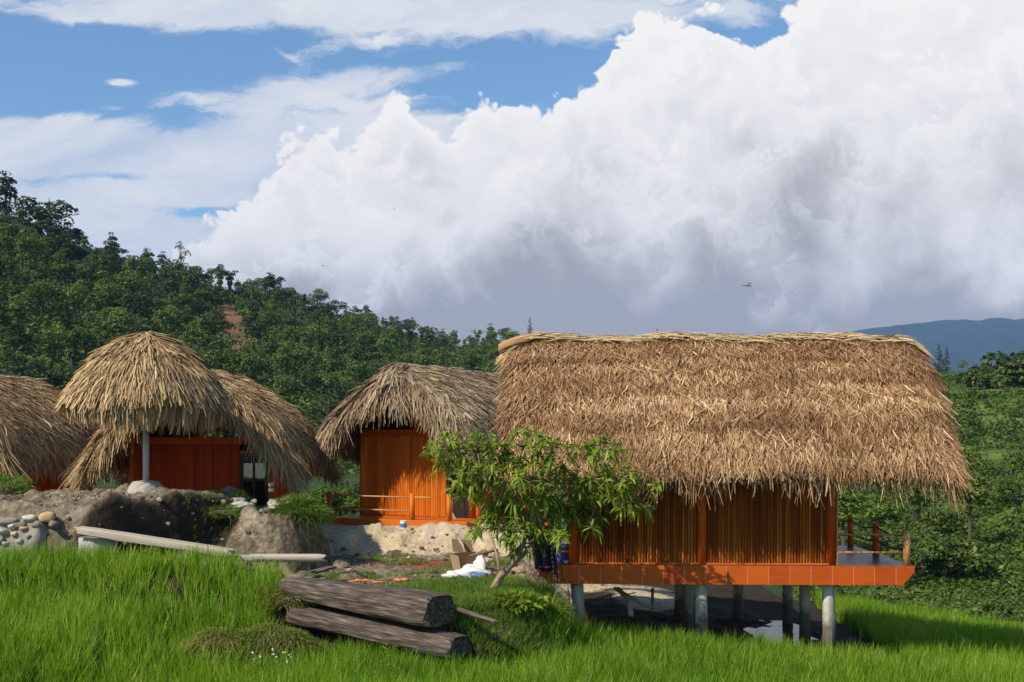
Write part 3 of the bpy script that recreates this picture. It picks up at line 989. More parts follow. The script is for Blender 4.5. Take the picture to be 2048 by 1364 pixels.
def slats(b, p0, p1, z0, z1, w=0.055, depth=0.03, R=random, gap=0.006, out_n=None):
    """upright split bamboo canes side by side from p0 to p1"""
    p0, p1 = Vector((p0[0], p0[1], 0)), Vector((p1[0], p1[1], 0))
    L = (p1 - p0).length
    d = (p1 - p0) / L
    nrm = Vector((d.y, -d.x, 0)) if out_n is None else Vector(out_n)
    n = max(1, int(L / w))
    w = L / n
    run = 0.5
    for i in range(n):
        c = p0 + d * (w * (i + .5))
        r = w * 0.5 - gap * 0.5
        if i % 4 == 0:
            run = R.uniform(0.2, 0.8)
        b.cur = min(1, max(0, run * 0.5 + R.uniform(0.05, 0.5)))
        dz = R.uniform(-.012, .012)
        o = nrm * R.uniform(-.004, .004)
        vs, fs = [], []
        prof = [(-1, 0), (-.75, .6), (0, 1.0), (.75, .6), (1, 0)]
        for zz_ in (z0 + dz, z1 + dz):
            for s, h in prof:
                q = c + d * (r * s) + nrm * (depth * h) + o
                vs.append((q.x, q.y, zz_))
        k = len(prof)
        for j in range(k - 1):
            fs.append((j, j + 1, k + j + 1, k + j))
        fs.append((k, k + 1, k + 2, k + 3, k + 4))
        fs.append((0, k, 2 * k - 1, k - 1))
        b.add(vs, fs)


# ------------------------------------------------------------------ the stilt hut
hut = empty('stilt_hut', (4.15, 25.2, 0), math.radians(-2.2))
tag(hut, 'large thatched bamboo hut on round concrete stilts with an orange tiled floor edge', 'hut')
b = MB()
poly = [(-3.57, -.004), (3.57, -.004), (3.57, -.12), (3.36, -.365), (-3.36, -.365), (-3.57, -.12)]
b.prism(poly, -2.29, 2.3)
b.build('floor_slab', M['grout'], hut)
b = MB()
b.box((-3.56, -2.285, -.003), (3.56, 2.29, 0.004))
b.build('floor_tiles', M['deck_tile'], hut)
b = MB()
x = -3.57
while x < 3.56:
    x1 = min(x + 0.4, 3.57)
    b.cur = random.uniform(.25, .75)
    def lowz(q):
        return -.362 if abs(q) < 3.36 else -.362 + (abs(q) - 3.36) / .21 * .242
    a0, a1 = x + .007, x1 - .007
    pts = [(a0, 0.0), (a1, 0.0), (a1, lowz(a1))]
    for cxx in (3.36, -3.36):
        if a0 < cxx < a1:
            pts.append((cxx, -.362))
    pts.append((a0, lowz(a0)))
    b.prism(pts, -2.2955, -2.289)
    x = x1
b.build('edge_tiles', M['tile'], hut)
for side, xs in (('r', 3.57), ('l', -3.57)):
    b = MB()
    b.box((min(xs, xs + .012 * np.sign(xs)), -2.29, -.118), (max(xs, xs + .012 * np.sign(xs)), 2.29, 0.0))
    b.build('edge_tiles', M['tile'], hut)
WX0, WX1, WY0, WY1, WH = -2.92, 2.10, -2.14, 1.28, 2.42
b = MB()
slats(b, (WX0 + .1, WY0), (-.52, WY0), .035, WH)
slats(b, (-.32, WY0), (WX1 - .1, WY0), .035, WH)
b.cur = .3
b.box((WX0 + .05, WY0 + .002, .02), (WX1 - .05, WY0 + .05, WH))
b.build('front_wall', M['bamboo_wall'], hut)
b = MB()
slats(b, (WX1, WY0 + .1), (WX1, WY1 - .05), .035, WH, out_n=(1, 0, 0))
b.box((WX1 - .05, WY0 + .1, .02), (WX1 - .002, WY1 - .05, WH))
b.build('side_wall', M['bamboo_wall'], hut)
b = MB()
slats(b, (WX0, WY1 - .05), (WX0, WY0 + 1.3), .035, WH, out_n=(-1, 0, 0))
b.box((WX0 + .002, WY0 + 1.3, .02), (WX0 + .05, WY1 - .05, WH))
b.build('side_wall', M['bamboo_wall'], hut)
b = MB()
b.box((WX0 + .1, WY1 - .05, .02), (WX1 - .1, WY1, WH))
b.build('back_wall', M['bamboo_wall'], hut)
b = MB()
b.cur = .6
b.box((WX0, WY0 - .07, .006), (WX1, WY0 - .034, .038), .004)
b.build('sill', M['orange_wood'], hut)
for px_ in (WX0 + .02, -.42, WX1 - .05):
    b = MB()
    b.cur = random.random()
    b.tube([(px_, WY0 - .02, .006), (px_ + .004, WY0 - .02, 1.2), (px_, WY0 - .02, WH + .1)], [.085, .082, .08], 14)
    b.build('post', M['red_wood'], hut, smooth=True)
for px_ in (WX0 + .02, WX1 - .05):
    b = MB()
    b.tube([(px_, WY1, .006), (px_, WY1, WH + .1)], .085, 12)
    b.build('post', M['red_wood'], hut, smooth=True)
b = MB()
b.cur = .7
b.box((WX1 + .035, WY0 - .075, .006), (WX1 + .062, WY0 - .02, WH), .004)
b.build('corner_trim', M['bamboo_rail'], hut)
b = MB()
for y_ in (WY0, WY1):
    b.box((-4.0, y_ - .05, WH), (3.9, y_ + .05, WH + .12))
b.build('wall_plate', M['red_wood'], hut)
# railings on the right and on the left porch
POSTS = [(3.46, -2.20), (3.46, 0.02), (3.46, 2.2), (-3.32, -2.20), (-3.46, 0.02), (-3.46, 2.2), (2.2, 2.2), (-2.9, 2.2)]
for q in POSTS:
    b = MB()
    b.cur = random.random()
    b.tube([(q[0], q[1], .004), (q[0], q[1], .67)], [.072, .066], 14)
    b.build('rail_post', M['red_wood'] if q != POSTS[0] else M['bamboo_rail'], hut, smooth=True)
for z_ in (.25, .59):
    for (p_, q_) in (((2.16, -2.20), (3.42, -2.20)), ((-3.28, -2.20), (-2.98, -2.20)), ((2.16, 2.2), (3.42, 2.2)), ((-3.42, 2.2), (-2.95, 2.2))):
        b = MB()
        b.cur = random.random()
        b.tube([(p_[0], p_[1], z_), (q_[0], q_[1], z_)], .02, 8)
        b.build('rail', M['bamboo_rail'], hut, smooth=True)
for z_ in (.34, .60):
    for i0, i1 in ((0, 1), (1, 2), (3, 4), (4, 5)):
        a_, c_ = POSTS[i0], POSTS[i1]
        b = MB()
        b.tube([(a_[0] + (c_[0] - a_[0]) * k / 8, a_[1] + (c_[1] - a_[1]) * k / 8, z_ - .34 * (k / 8) * (1 - k / 8) * 1.0) for k in range(9)], .02, 7)
        b.build('rope', M['rope'], hut, smooth=True)
# concrete stilts
for gx_, gy_, in ((-2.80, -2.02), (-.42, -2.02), (2.02, -2.02), (-2.8, .2), (-.42, .2), (2.02, .2), (-2.8, 2.1), (-.42, 2.1), (2.02, 2.1), (0.9, 2.1)):
    wpt = hut.matrix_basis @ Vector((gx_, gy_, 0)) if False else Matrix.Rotation(math.radians(-2.2), 4, 'Z') @ Vector((gx_, gy_, 0)) + Vector((4.15, 25.2, 0))
    gz_ = float(ground(wpt.x, wpt.y))
    b = MB()
    b.cur = random.uniform(.3, .8)
    b.tube([(gx_, gy_, gz_ - .3), (gx_ + .01, gy_, gz_ * .5 - .2), (gx_, gy_, -.42), (gx_, gy_, -.366)], [.122, .118, .115, .085], 18, .03)
    b.build('stilt', M['stilt'], hut, smooth=True)
roof(hut, 8.36, 2.70, 4.46, 1.96, -0.45, 'x', M['thatch_brown'], M['thatch_straw'], 3, dens=1500, blen=.30, bw=.0205, fringe=.60, rounded=.80, fr0=.74)
# smooth sheaf binding the left end of the ridge
b = MB()
n = 26
for k in range(n):
    th = -1.2 + 2.4 * k / (n - 1)
    b.cur = random.uniform(.35, .75)
    pth = []
    for j in range(6):
        a = -4.40 + 0.62 * j / 5
        e = max(0, (-a - 3.66) / .55)
        pth.append((a, -0.45 + math.sin(th) * .30, 4.37 + math.cos(th) * .22 - .12 * e * e))
    b.tube(pth, .024, 5)
rfo = [o for o in hut.children if o.name.startswith('thatch_roof')][0]
b.build('ridge_sheaf', M['thatch_brown'], rfo)

# ------------------------------------------------------------------ the smaller gable huts
def make_hut():
    r = empty('gable_hut', (0, 0, 0))
    b = MB()
    b.cur = .5
    b.box((-2.05, -1.35, -.17), (2.35, 5.0, 0.0), .01)
    b.build('floor', M['orange_wood'], r)
    b = MB()
    slats(b, (-1.70, 0), (0.93, 0), .02, 2.2, w=.075, depth=.018, gap=.003)
    b.cur = .35
    b.box((-1.72, .004, .01), (0.95, .05, 2.22))
    b.build('front_wall', M['orange_wall'], r)
    b = MB()
    b.cur = .2
    b.box((-1.82, -.05, 2.22), (1.85, .06, 2.40), .008)
    b.build('beam', M['red_wood'], r)
    for x_ in (-1.76, 1.76):
        b = MB()
        b.cur = random.random()
        b.tube([(x_, -.01, 0), (x_, -.01, 2.22)], .075, 12)
        b.build('post', M['orange_wood'], r, smooth=True)
    b = MB()
    b.box((-.06, -.03, 2.40), (.06, .05, 3.95), .01)
    b.build('king_post', M['red_wood'], r)
    # side walls, back wall with a window opposite the door
    for x_, o_ in ((-1.75, -1), (1.75, 1)):
        b = MB()
        slats(b, (x_, .08), (x_, 4.6), .02, 2.3, w=.075, depth=.018, out_n=(o_, 0, 0))
        b.box((min(x_, x_ - .05 * o_), .08, .01), (max(x_ - .002 * o_, x_ - .05 * o_), 4.6, 2.3))
        b.build('side_wall', M['red_wood'], r)
    b = MB()
    b.box((-1.7, 4.55, .01), (.95, 4.6, 2.3))
    b.box((1.66, 4.55, .01), (1.7, 4.6, 2.3))
    b.box((.95, 4.55, .01), (1.66, 4.6, .78))
    b.box((.95, 4.55, 1.72), (1.66, 4.6, 2.3))
    b.build('back_wall', M['red_wood'], r)
    d = MB()
    x0, x1 = .955, 1.68
    d.box((x0, 0, .0), (x0 + .10, .05, 2.0))
    d.box((x1 - .07, 0, .0), (x1, .05, 2.0))
    d.box((x0 + .10, 0, 1.74), (x1 - .07, .05, 2.0))
    d.box((x0 + .10, 0, .0), (x1 - .07, .05, .62))
    d.box((x0 + .335, 0, .62), (x0 + .395, .05, 1.74))
    dr = d.build('door', M['dark_door'], r)
    gm, t = M.get('glass_pane'), None
    for a, c in ((x0 + .10, x0 + .335), (x0 + .395, x1 - .07)):
        g = MB()
        g.box((a, .02, .62), (c, .026, 1.74))
        g.build('pane', M['glass'], dr)
    b = MB()
    b.box((x0, -.01, 2.0), (x1 + .02, .04, 2.05))
    b.build('lintel', M['red_wood'], r)
    for q in ((-1.98, -1.26), (.66, -1.26), (1.78, -1.26), (2.26, -.55)):
        b = MB()
        b.cur = random.random()
        b.tube([(q[0], q[1], -.05), (q[0], q[1], .70)], [.072, .068], 12)
        b.build('rail_post', M['orange_wood'], r, smooth=True)
    for z_ in (.24, .60):
        for x0_, x1_ in ((-1.93, .62), (.70, 1.30 if z_ > .3 else .71)):
            b = MB()
            b.cur = .8
            b.tube([(x0_, -1.26, z_), (x1_, -1.26, z_ - .004)], .02, 8)
            b.build('rail', M['bamboo_rail'], r, smooth=True)
        b = MB()
        b.tube([(-1.98, -1.2, z_), (-1.98, -.05, z_)], .02, 8)
        b.build('rail', M['bamboo_rail'], r, smooth=True)
    return r


m, t = material('glass')
tr = t.n('ShaderNodeBsdfTransparent')
tr.inputs[0].default_value = (.82, .88, .84, 1)
gl = t.n('ShaderNodeBsdfGlossy')
gl.inputs['Roughness'].default_value = .03
mx = t.n('ShaderNodeMixShader')
mx.inputs[0].default_value = .07
t.link(tr.outputs[0], mx.inputs[1])
t.link(gl.outputs[0], mx.inputs[2])
out(t, mx.outputs[0])
M['glass'] = m


def copy_tree(o, parent=None):
    c = o.copy()
    COL.objects.link(c)
    c.parent = parent
    for ch in list(o.children):
        copy_tree(ch, c)
    return c


proto = make_hut()
h2, h3, h0 = proto, copy_tree(proto), copy_tree(proto)
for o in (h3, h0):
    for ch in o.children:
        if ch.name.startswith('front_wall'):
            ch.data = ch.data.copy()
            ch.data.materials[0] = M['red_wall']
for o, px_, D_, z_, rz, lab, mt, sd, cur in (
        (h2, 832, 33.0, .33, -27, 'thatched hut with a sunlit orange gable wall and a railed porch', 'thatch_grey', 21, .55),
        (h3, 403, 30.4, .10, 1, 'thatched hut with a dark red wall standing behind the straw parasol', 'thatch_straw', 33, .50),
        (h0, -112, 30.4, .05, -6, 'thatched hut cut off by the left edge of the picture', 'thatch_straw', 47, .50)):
    o.location = ((px_ - 1024) / F * D_, D_, z_)
    if o is not h2:
        for zz_ in (1.02, 1.16):
            b = MB()
            b.cur = .8
            b.lathe([(.078, 0), (.079, .08), (.076, .085)], 14, (1.76, -.01, zz_))
            b.build('post_band', M['white_paint'], o)
    o.rotation_euler = (0, 0, math.radians(rz))
    tag(o, lab, 'hut', 'small thatched gable huts behind the yard')
    roof(o, 6.25, 2.72, 4.05, 2.02, 1.80, 'y', M[mt], M[mt], sd, dens=820, blen=.46, bw=.027, fringe=.62, curtain=cur, rounded=.80, convex=.58, fr0=.84)

# ------------------------------------------------------------------ straw parasol on the mound
px0 = W(292, 990, 27.0)
gzp = float(ground(px0.x, px0.y))
par = tag(empty('straw_parasol', (px0.x, px0.y, gzp)), 'round straw parasol on a grey pole set in a concrete lump', 'parasol')
b = MB()
b.lathe([(.43, -.25), (.42, .02), (.38, .16), (.28, .26), (.10, .29)], 22, jit=.07)
b.build('footing', M['concrete'], par, smooth=True)
zt = W(0, 672, 27.0).z - gzp
b = MB()
b.tube([(0, 0, .2), (0, 0, 1.45)], .068, 14)
b.tube([(0, 0, 1.43), (0, 0, zt - .15)], .085, 14)
b.build('pole', M['grey_pole'], par, smooth=True)
R = np.random.RandomState(77)
pr_r = np.array([0, .4, .8, 1.17, 1.45, 1.64])
pr_z = zt - np.array([0.0, .12, .36, .70, 1.05, 1.34])


def dome(th, r):
    return np.stack([r * np.cos(th), r * np.sin(th), np.interp(r, pr_r, pr_z) + 0.05 * np.sin(th * 5 + 1)], -1)


parts = []
n = 15000
th = R.uniform(0, 2 * np.pi, n)
r = 1.58 * np.sqrt(R.uniform(0.0, 1, n))
p = dome(th, r)
dn = unit(dome(th, r + .03) - p)
tg = np.stack([-np.sin(th), np.cos(th), 0 * th], -1)
nr_ = unit(np.cross(dn, tg))
nr_ = np.where(nr_[:, 2:3] < 0, -nr_, nr_)
d = unit(dn + tg * R.normal(0, .17, n)[:, None] + nr_ * R.uniform(.0, .17, n)[:, None])
sd_ = unit(np.cross(d, nr_) + nr_ * R.normal(0, .4, n)[:, None])
parts.append(blades(p + nr_ * R.uniform(0, .08, n)[:, None], d, sd_, .50 * R.uniform(.5, 1.25, n), .036 * R.uniform(.5, 1.3, n), [1, .95, .75, .4], np.stack([0 * th, 0 * th, R.uniform(-.25, 0, n)], -1), np.clip(.52 + R.normal(0, .19, n) + .3 * vnoise(th * 3, r * 3, 4), 0, 1)))
n = 5600
th = R.uniform(0, 2 * np.pi, n)
r = R.uniform(1.38, 1.68, n)
p = dome(th, r)
p[:, 2] -= R.uniform(0, .12, n)
rad_ = np.stack([np.cos(th), np.sin(th), 0 * th], -1)
tg = np.stack([-np.sin(th), np.cos(th), 0 * th], -1)
cl = .85 + .5 * vnoise(th * 4, th * 0, 2)
side_long = 1.0 + 0.35 * np.cos(th - 5.4)
d = unit(rad_ * R.normal(.10, .12, n)[:, None] + tg * R.normal(0, .13, n)[:, None] - np.array([0, 0, 1.0]))
sd_ = unit(tg + rad_ * R.normal(0, .6, n)[:, None])
parts.append(blades(p, d, sd_, .62 * cl * side_long * R.uniform(.45, 1.15, n), .038 * R.uniform(.5, 1.3, n), [1, .95, .8, .35], -rad_ * .16, np.clip(.50 + R.normal(0, .2, n), 0, 1)))
n = 500
th = R.uniform(0, 2 * np.pi, n)
p = dome(th, R.uniform(0, .25, n)) + np.stack([0 * th, 0 * th, R.uniform(.0, .06, n)], -1)
rad_ = np.stack([np.cos(th), np.sin(th), -.35 + 0 * th], -1)
parts.append(blades(p, unit(rad_ + R.normal(0, .12, (n, 3))), unit(np.stack([-np.sin(th), np.cos(th), 0 * th], -1)), .7 * R.uniform(.5, 1.2, n), .05 * np.ones(n), [1, .95, .75, .4], np.stack([0 * th, 0 * th, -.25 + 0 * th], -1), np.clip(.66 + R.normal(0, .15, n), 0, 1)))
v_, q_, t_ = join(parts)
can = link('canopy', qmesh('canopy', v_, q_, {'tint': ('FACE', t_)}), M['thatch_straw'], par)
b = MB()
b.lathe([(r_, z_ - .05) for r_, z_ in zip(pr_r[::-1] * .985 + .02, pr_z[::-1])], 36)
b.build('straw_bed', M['thatch_under'], can, smooth=True)
for k in range(8):
    a = k * math.pi / 4 + .3
    b = MB()
    b.tube([(0, 0, zt - .30)] + [(rr * math.cos(a), rr * math.sin(a), float(np.interp(rr, pr_r, pr_z)) - .10) for rr in (.5, .9, 1.3, 1.55)], .028, 6)
    b.build('rib', M['bark'], can)


# ------------------------------------------------------------------ loose shapes
def lump(b, c, size, seed, k=12, rough=.25, flat=1.0, rz=0.0, pw=1.0):
    """an irregular stone: squashed sphere with noise"""
    rr = np.random.RandomState(seed)
    ph = rr.uniform(0, 6, 9)
    vs, fs = [], []
    n1_, n2_ = k, max(5, k // 2 + 1)
    for i in range(n2_ + 1):
        la = -math.pi / 2 + math.pi * i / n2_
        for j in range(n1_):
            lo = 2 * math.pi * j / n1_
            x, y, z = math.cos(la) * math.cos(lo), math.cos(la) * math.sin(lo), math.sin(la)
            x, y, z = [math.copysign(abs(q) ** pw, q) for q in (x, y, z)]
            f = 1 + rough * (math.sin(3 * x + ph[0] + 2 * y) * .5 + math.sin(4 * y + ph[1] - 3 * z) * .4 + math.sin(5 * z + ph[2] + 4 * x) * .3 + rr.uniform(-.18, .18))
            x, y, z = x * f * size[0], y * f * size[1], z * f * size[2]
            vs.append((c[0] + x * math.cos(rz) - y * math.sin(rz), c[1] + x * math.sin(rz) + y * math.cos(rz), c[2] + z))
    for i in range(n2_):
        for j in range(n1_):
            fs.append((i * n1_ + j, i * n1_ + (j + 1) % n1_, (i + 1) * n1_ + (j + 1) % n1_, (i + 1) * n1_ + j))
    b.add(vs, fs)


def timber(name, A_, B_, h, dpt, seed, mat_, label, cat, amp=.05, nseg=40, square=.55, taper=(1, 1), split=False):
    """big rough timber from A to B (centre line), height h, depth dpt"""
    A_, B_ = Vector(A_), Vector(B_)
    L = (B_ - A_).length
    ax = (B_ - A_) / L
    hz_ = Vector((-ax.y, ax.x, 0)).normalized()
    up = ax.cross(hz_)
    if up.z < 0:
        up = -up
    k = 28
    vs, fs = [], []
    for i in range(nseg + 1):
        s = i / nseg
        tp = taper[0] + (taper[1] - taper[0]) * s
        for j in range(k):
            t = 2 * math.pi * j / k
            c_, s_ = math.cos(t), math.sin(t)
            x = math.copysign(abs(c_) ** square, c_)
            z = math.copysign(abs(s_) ** square, s_)
            g = float(fbm(np.array([s * L * 1.1 + seed]), np.array([j * 0.9 + seed * 3]), seed, 4)[0])
            gr = float(vnoise(np.array([s * 2.0]), np.array([j * 2.7]), seed + 5)) * .5
            f = 1 + amp * (2.0 * g + gr)
            end = 1 - .10 * max(0, 1 - min(s, 1 - s) * 12)
            o = A_ + ax * (L * s + (0.05 * math.sin(j * .9 + seed) + .015 * math.sin(j * 5)) * (1 if i in (0, nseg) else 0)) + hz_ * (x * dpt / 2 * f * tp * end) + up * (z * h / 2 * f * tp * end)
            vs.append(o - A_)
    for i in range(nseg):
        for j in range(k):
            fs.append((i * k + j, i * k + (j + 1) % k, (i + 1) * k + (j + 1) % k, (i + 1) * k + j))
    fs.append(tuple(range(k))[::-1])
    fs.append(tuple(nseg * k + j for j in range(k)))
    b = MB()
    b.add(vs, fs)
    o = b.build(name, mat_, None, loc=A_)
    tag(o, label, cat)
    # grain runs along the piece: turn the object so its x axis is the timber axis
    q = Vector((1, 0, 0)).rotation_difference(ax)
    inv = q.to_matrix().to_4x4().inverted()
    o.data.transform(inv)
    o.rotation_euler = q.to_euler()
    return o


timber('weathered_log', W(578, 1172, 21.3), W(880, 1222, 19.3), .50, .80, 3, M['log'], 'great dark weathered timber lying on the bank with its cut end in shade', 'log', .05, 46, .58, taper=(.66, 1.10))
timber('split_log', W(592, 1228, 21.0), W(918, 1294, 19.05), .38, .66, 9, M['log'], 'lower dark split timber wedged under the great weathered timber', 'log', .05, 46, .6, taper=(.8, 1.0))
timber('fallen_branch', W(838, 1192, 19.9), W(992, 1244, 19.2), .07, .09, 5, M['log'], 'thin dry branch running past the cut end of the great timber', 'branch', .10, 20, .9)
timber('plank', W(160, 1060, 23.0), W(462, 1106, 22.9), .15, .42, 14, M['plank'], 'long pale sawn plank sloping from the concrete ring down to the yard', 'plank', .03, 30, .32)
timber('short_plank', W(380, 1112, 22.95), W(520, 1117, 23.3), .10, .35, 15, M['plank'], 'short pale board under the low end of the long plank', 'plank', .03, 16, .32)
timber('bamboo_pole', W(500, 1116, 23.4), W(648, 1116, 23.6), .165, .165, 17, M['plank'], 'thick brown bamboo pole lying flat beside the pale plank', 'pole', .025, 22, 1.0)
timber('dark_board', W(628, 1144, 22.9), W(664, 1134, 23.3), .05, .22, 19, M['log'], 'small dark board lying on the ground behind the great timber', 'board', .03, 10, .4)

# rubble wall with round stones
c = W(60, 1075, 23.4)
rw = tag(empty('rubble_wall', (c.x, c.y, c.z)), 'low grey mortar and cobble wall at the foot of the dirt mound', 'wall')
b = MB()
n1_, n2_ = 40, 14
vs, fs = [], []
for i in range(n1_ + 1):
    for j in range(n2_ + 1):
        s, q = i / n1_, j / n2_
        X = -2.1 + 2.75 * s
        top = .42 - .10 * s - .25 * max(0, s - .85) / .15
        Z = -.75 + (top + .75) * q
        Y = -.10 - .45 * (1 - q) + .12 * float(fbm(np.array([X * 3.1]), np.array([Z * 3.3]), 5, 4)[0]) + (.6 * max(0, s - .85) / .15)
        vs.append((X, Y, Z))
    for q in (.3, 1.2):
        vs.append((X, q, top - .02))
w = n2_ + 3
for i in range(n1_):
    for j in range(w - 1):
        k = i * w + j
        fs.append((k, k + w, k + w + 1, k + 1))
b.add(vs, fs)
b.build('mortar', M['mortar'], rw, smooth=True)
STN = [(18, 1042, .26, .075, 'stone'), (42, 1050, .16, .08, 'stone'), (62, 1036, .17, .07, 'stone'), (96, 1034, .15, .12, 'yellow_stone'), (78, 1050, .10, .06, 'stone'),
       (55, 1056, .085, .055, 'yellow_stone'), (37, 1066, .07, .055, 'yellow_stone'), (14, 1062, .10, .07, 'stone'), (30, 1052, .09, .06, 'stone'), (8, 1080, .12, .09, 'stone'), (70, 1072, .08, .06, 'stone'), (112, 1048, .10, .08, 'stone'), (24, 1085, .07, .05, 'stone'), (50, 1080, .09, .06, 'stone')]
for k, (x, y, rx, rz_, mt) in enumerate(STN):
    q = W(x, y, 23.4) - c
    zq_ = min(q.z, .44)
    yb = -.10 - .45 * (1 - (zq_ + .75) / 1.15)
    b = MB()
    b.cur = random.random()
    lump(b, (q.x, yb + .055, q.z), (rx * .92, .12, rz_ * .90), k + 3, 14, .22, pw=.8)
    b.build('cobble', M[mt], rw, smooth=True)

# concrete ring by the plank
c = W(183, 1082, 22.9)
b = MB()
b.lathe([(.36, -.35), (.36, .10), (.34, .12), (.27, .12), (.26, .02), (.05, .02)], 26, jit=.02)
o = b.build('concrete_ring', M['concrete'], None, smooth=True, loc=(c.x, c.y + .35, c.z - .07))
tag(o, 'grey concrete ring half sunk in the earth under the upper end of the plank', 'concrete ring')
tus_seed = [0]


def loose_stone(name, px_, py_, D, size, seed, mt, label, cat='stone', rz=0., rough=.22, group=None, pw=.8):
    c = W(px_, py_, D)
    g = float(ground(c.x, c.y))
    b = MB()
    b.cur = random.random()
    lump(b, (0, 0, 0), size, seed, 12, rough, rz=rz, pw=pw)
    z = max(c.z, g + size[2] * .45) if False else c.z
    o = b.build(name, M[mt], None, loc=(c.x, c.y, z))
    tag(o, label, cat, group)
    return o


loose_stone('stone_block', 476, 1001, 26.6, (.20, .16, .07), 1, 'stone', 'flat grey stone block beside the orange porch post on the cut bank', pw=.6)
loose_stone('boulder', 484, 1011, 26.2, (.26, .17, .085), 2, 'stone', 'pale long boulder lying just below the flat grey stone block')
loose_stone('boulder', 508, 1003, 26.3, (.07, .07, .05), 12, 'stone', 'fist sized pale stone on the end of the long boulder')
br = W(565, 1012, 26.6)
bk = tag(empty('rubble_heap', (br.x, br.y, br.z)), 'heap of broken pinkish bricks and stones on top of the cut bank', 'rubble heap')
R = np.random.RandomState(6)
for k in range(34):
    b = MB()
    b.cur = R.rand()
    x = R.uniform(-.40, .42)
    h_ = .14 * (1 - abs(x + .0) / .55)
    s_ = R.uniform(.05, .12)
    lump(b, (0, 0, 0), (s_ * 1.4, s_, s_ * .6), k, 8, .18, rz=R.uniform(0, 3), pw=.55)
    b.build('brick_piece', M['red_brick' if x > -.1 and R.rand() < .7 else 'stone'], bk, loc=(x, R.uniform(-.22, .2), R.uniform(-.16, h_)))

# paint tin, broom, purple tub, jacket, cord
c = W(807, 1063, 30.6)
tin = tag(empty('paint_tin', (c.x, c.y, float(ground(c.x, c.y)) + .01)), 'small white and blue paint tin standing before the sunlit porch', 'tin')
b = MB()
b.lathe([(.085, 0), (.085, .20), (.078, .205), (.075, .19), (.02, .19)], 18)
b.build('body', M['white_paint'], tin, smooth=False)
b = MB()
b.lathe([(.0865, .03), (.0865, .13), (.0855, .131), (.0855, .029)], 18)
b.build('label_band', M['blue_paint'], tin)
b = MB()
b.tube([(.08 * math.cos(a), 0.02, .20 + .09 * math.sin(a)) for a in np.linspace(0, math.pi, 9)], .004, 5)
b.build('handle', M['rope'], tin)

c = W(905, 1044, 31.9)
brm = tag(empty('broom', (c.x, c.y, .20)), 'straw broom leaning against the orange gable wall', 'broom')
b = MB()
b.tube([(.0, .18, 1.0), (-.02, .05, .28)], .012, 7)
b.build('handle', M['bamboo_rail'], brm)
R = np.random.RandomState(3)
n = 160
p = np.tile(np.array([-.02, .06, .32]), (n, 1))
v_, q_, t_ = blades(p, unit(np.stack([R.normal(-.05, .32, n), R.normal(-.1, .15, n), -np.ones(n)], -1)), np.tile(np.array([1., 0, 0]), (n, 1)), .32 * R.uniform(.7, 1.05, n), .02 * np.ones(n), [1, 1, .6], np.zeros((n, 3)))
link('straw_head', qmesh('straw_head', v_, q_, {'tint': ('FACE', t_)}), M['straw_broom'], brm)

hm = Matrix.Translation((4.15, 25.2, 0)) @ Matrix.Rotation(math.radians(-2.2), 4, 'Z')


def onhut(x, y, z):
    return hm @ Vector((x, y, z))


q = onhut(-3.02, -1.72, .005)
tub = tag(empty('purple_tub', q), 'purple plastic washing tub on the side porch behind the hanging jacket', 'tub')
b = MB()
b.lathe([(.17, 0), (.205, .05), (.235, .25), (.255, .29), (.26, .30), (.24, .29), (.20, .06), (.05, .05)], 28)
b.build('body', M['purple_plastic'], tub, smooth=True)
b = MB()
for k in range(7):
    lump(b, (random.uniform(-.13, .13), random.uniform(-.13, .13), .27 + random.uniform(0, .05)), (.09, .08, .05), k + 40, 9, .3)
b.build('washing', M['white_cloth'], tub, smooth=True)
b = MB()
lump(b, (0, 0, 0), (.12, .08, .035), 60, 10, .3)
tag(b.build('white_cloth', M['white_cloth'], None, smooth=True, loc=onhut(-2.98, -2.10, .04)), 'crumpled white cloth on the porch floor in front of the purple tub', 'cloth')

# jacket over the corner of the railing
jk = tag(empty('jacket', onhut(-3.50, -2.36, .66), math.radians(-6)), 'black jacket with pink woven trim hung over the porch corner', 'jacket')


def cloth(name, x0a, x1a, x0b, x1b, ztop, zbot, yofs, mat_, parent, folds=3, amp=.035, seed=1, n=14, mth=22, arch=.04):
    """hanging cloth with folds: width goes from (x0a,x1a) at the top to (x0b,x1b) at the hem; two skins"""
    vs, fs = [], []
    for skin in (0, 1):
        for j in range(mth + 1):
            s = j / mth
            for i in range(n + 1):
                u_ = i / n
                x = (x0a + (x1a - x0a) * u_) * (1 - s) + (x0b + (x1b - x0b) * u_) * s
                y = yofs + amp * (.25 + s) * math.sin(folds * 2 * math.pi * u_ + seed + s * 1.3) + .012 * math.sin(9 * u_ + 5 * s + seed) + arch * math.sin(math.pi * u_) * -1
                z = ztop + (zbot - ztop) * s - .03 * (2 * u_ - 1) ** 2 * (1 - s) + .012 * math.sin(folds * 6 * u_ + seed) * s
                vs.append((x, y + skin * .012, z))
    w = n + 1
    N0 = w * (mth + 1)
    for j in range(mth):
        for i in range(n):
            k = j * w + i
            fs.append((k, k + 1, k + w + 1, k + w))
            fs.append((N0 + k, N0 + k + w, N0 + k + w + 1, N0 + k + 1))
    for j in range(mth):
        for i in (0, n):
            k = j * w + i
            fs.append((k, k + w, N0 + k + w, N0 + k))
    for i in range(n):
        for j in (0, mth):
            k = j * w + i
            fs.append((k, k + 1, N0 + k + 1, N0 + k))
    b = MB()
    b.cur = .55
    b.add(vs, fs)
    return b.build(name, mat_, parent, smooth=True)


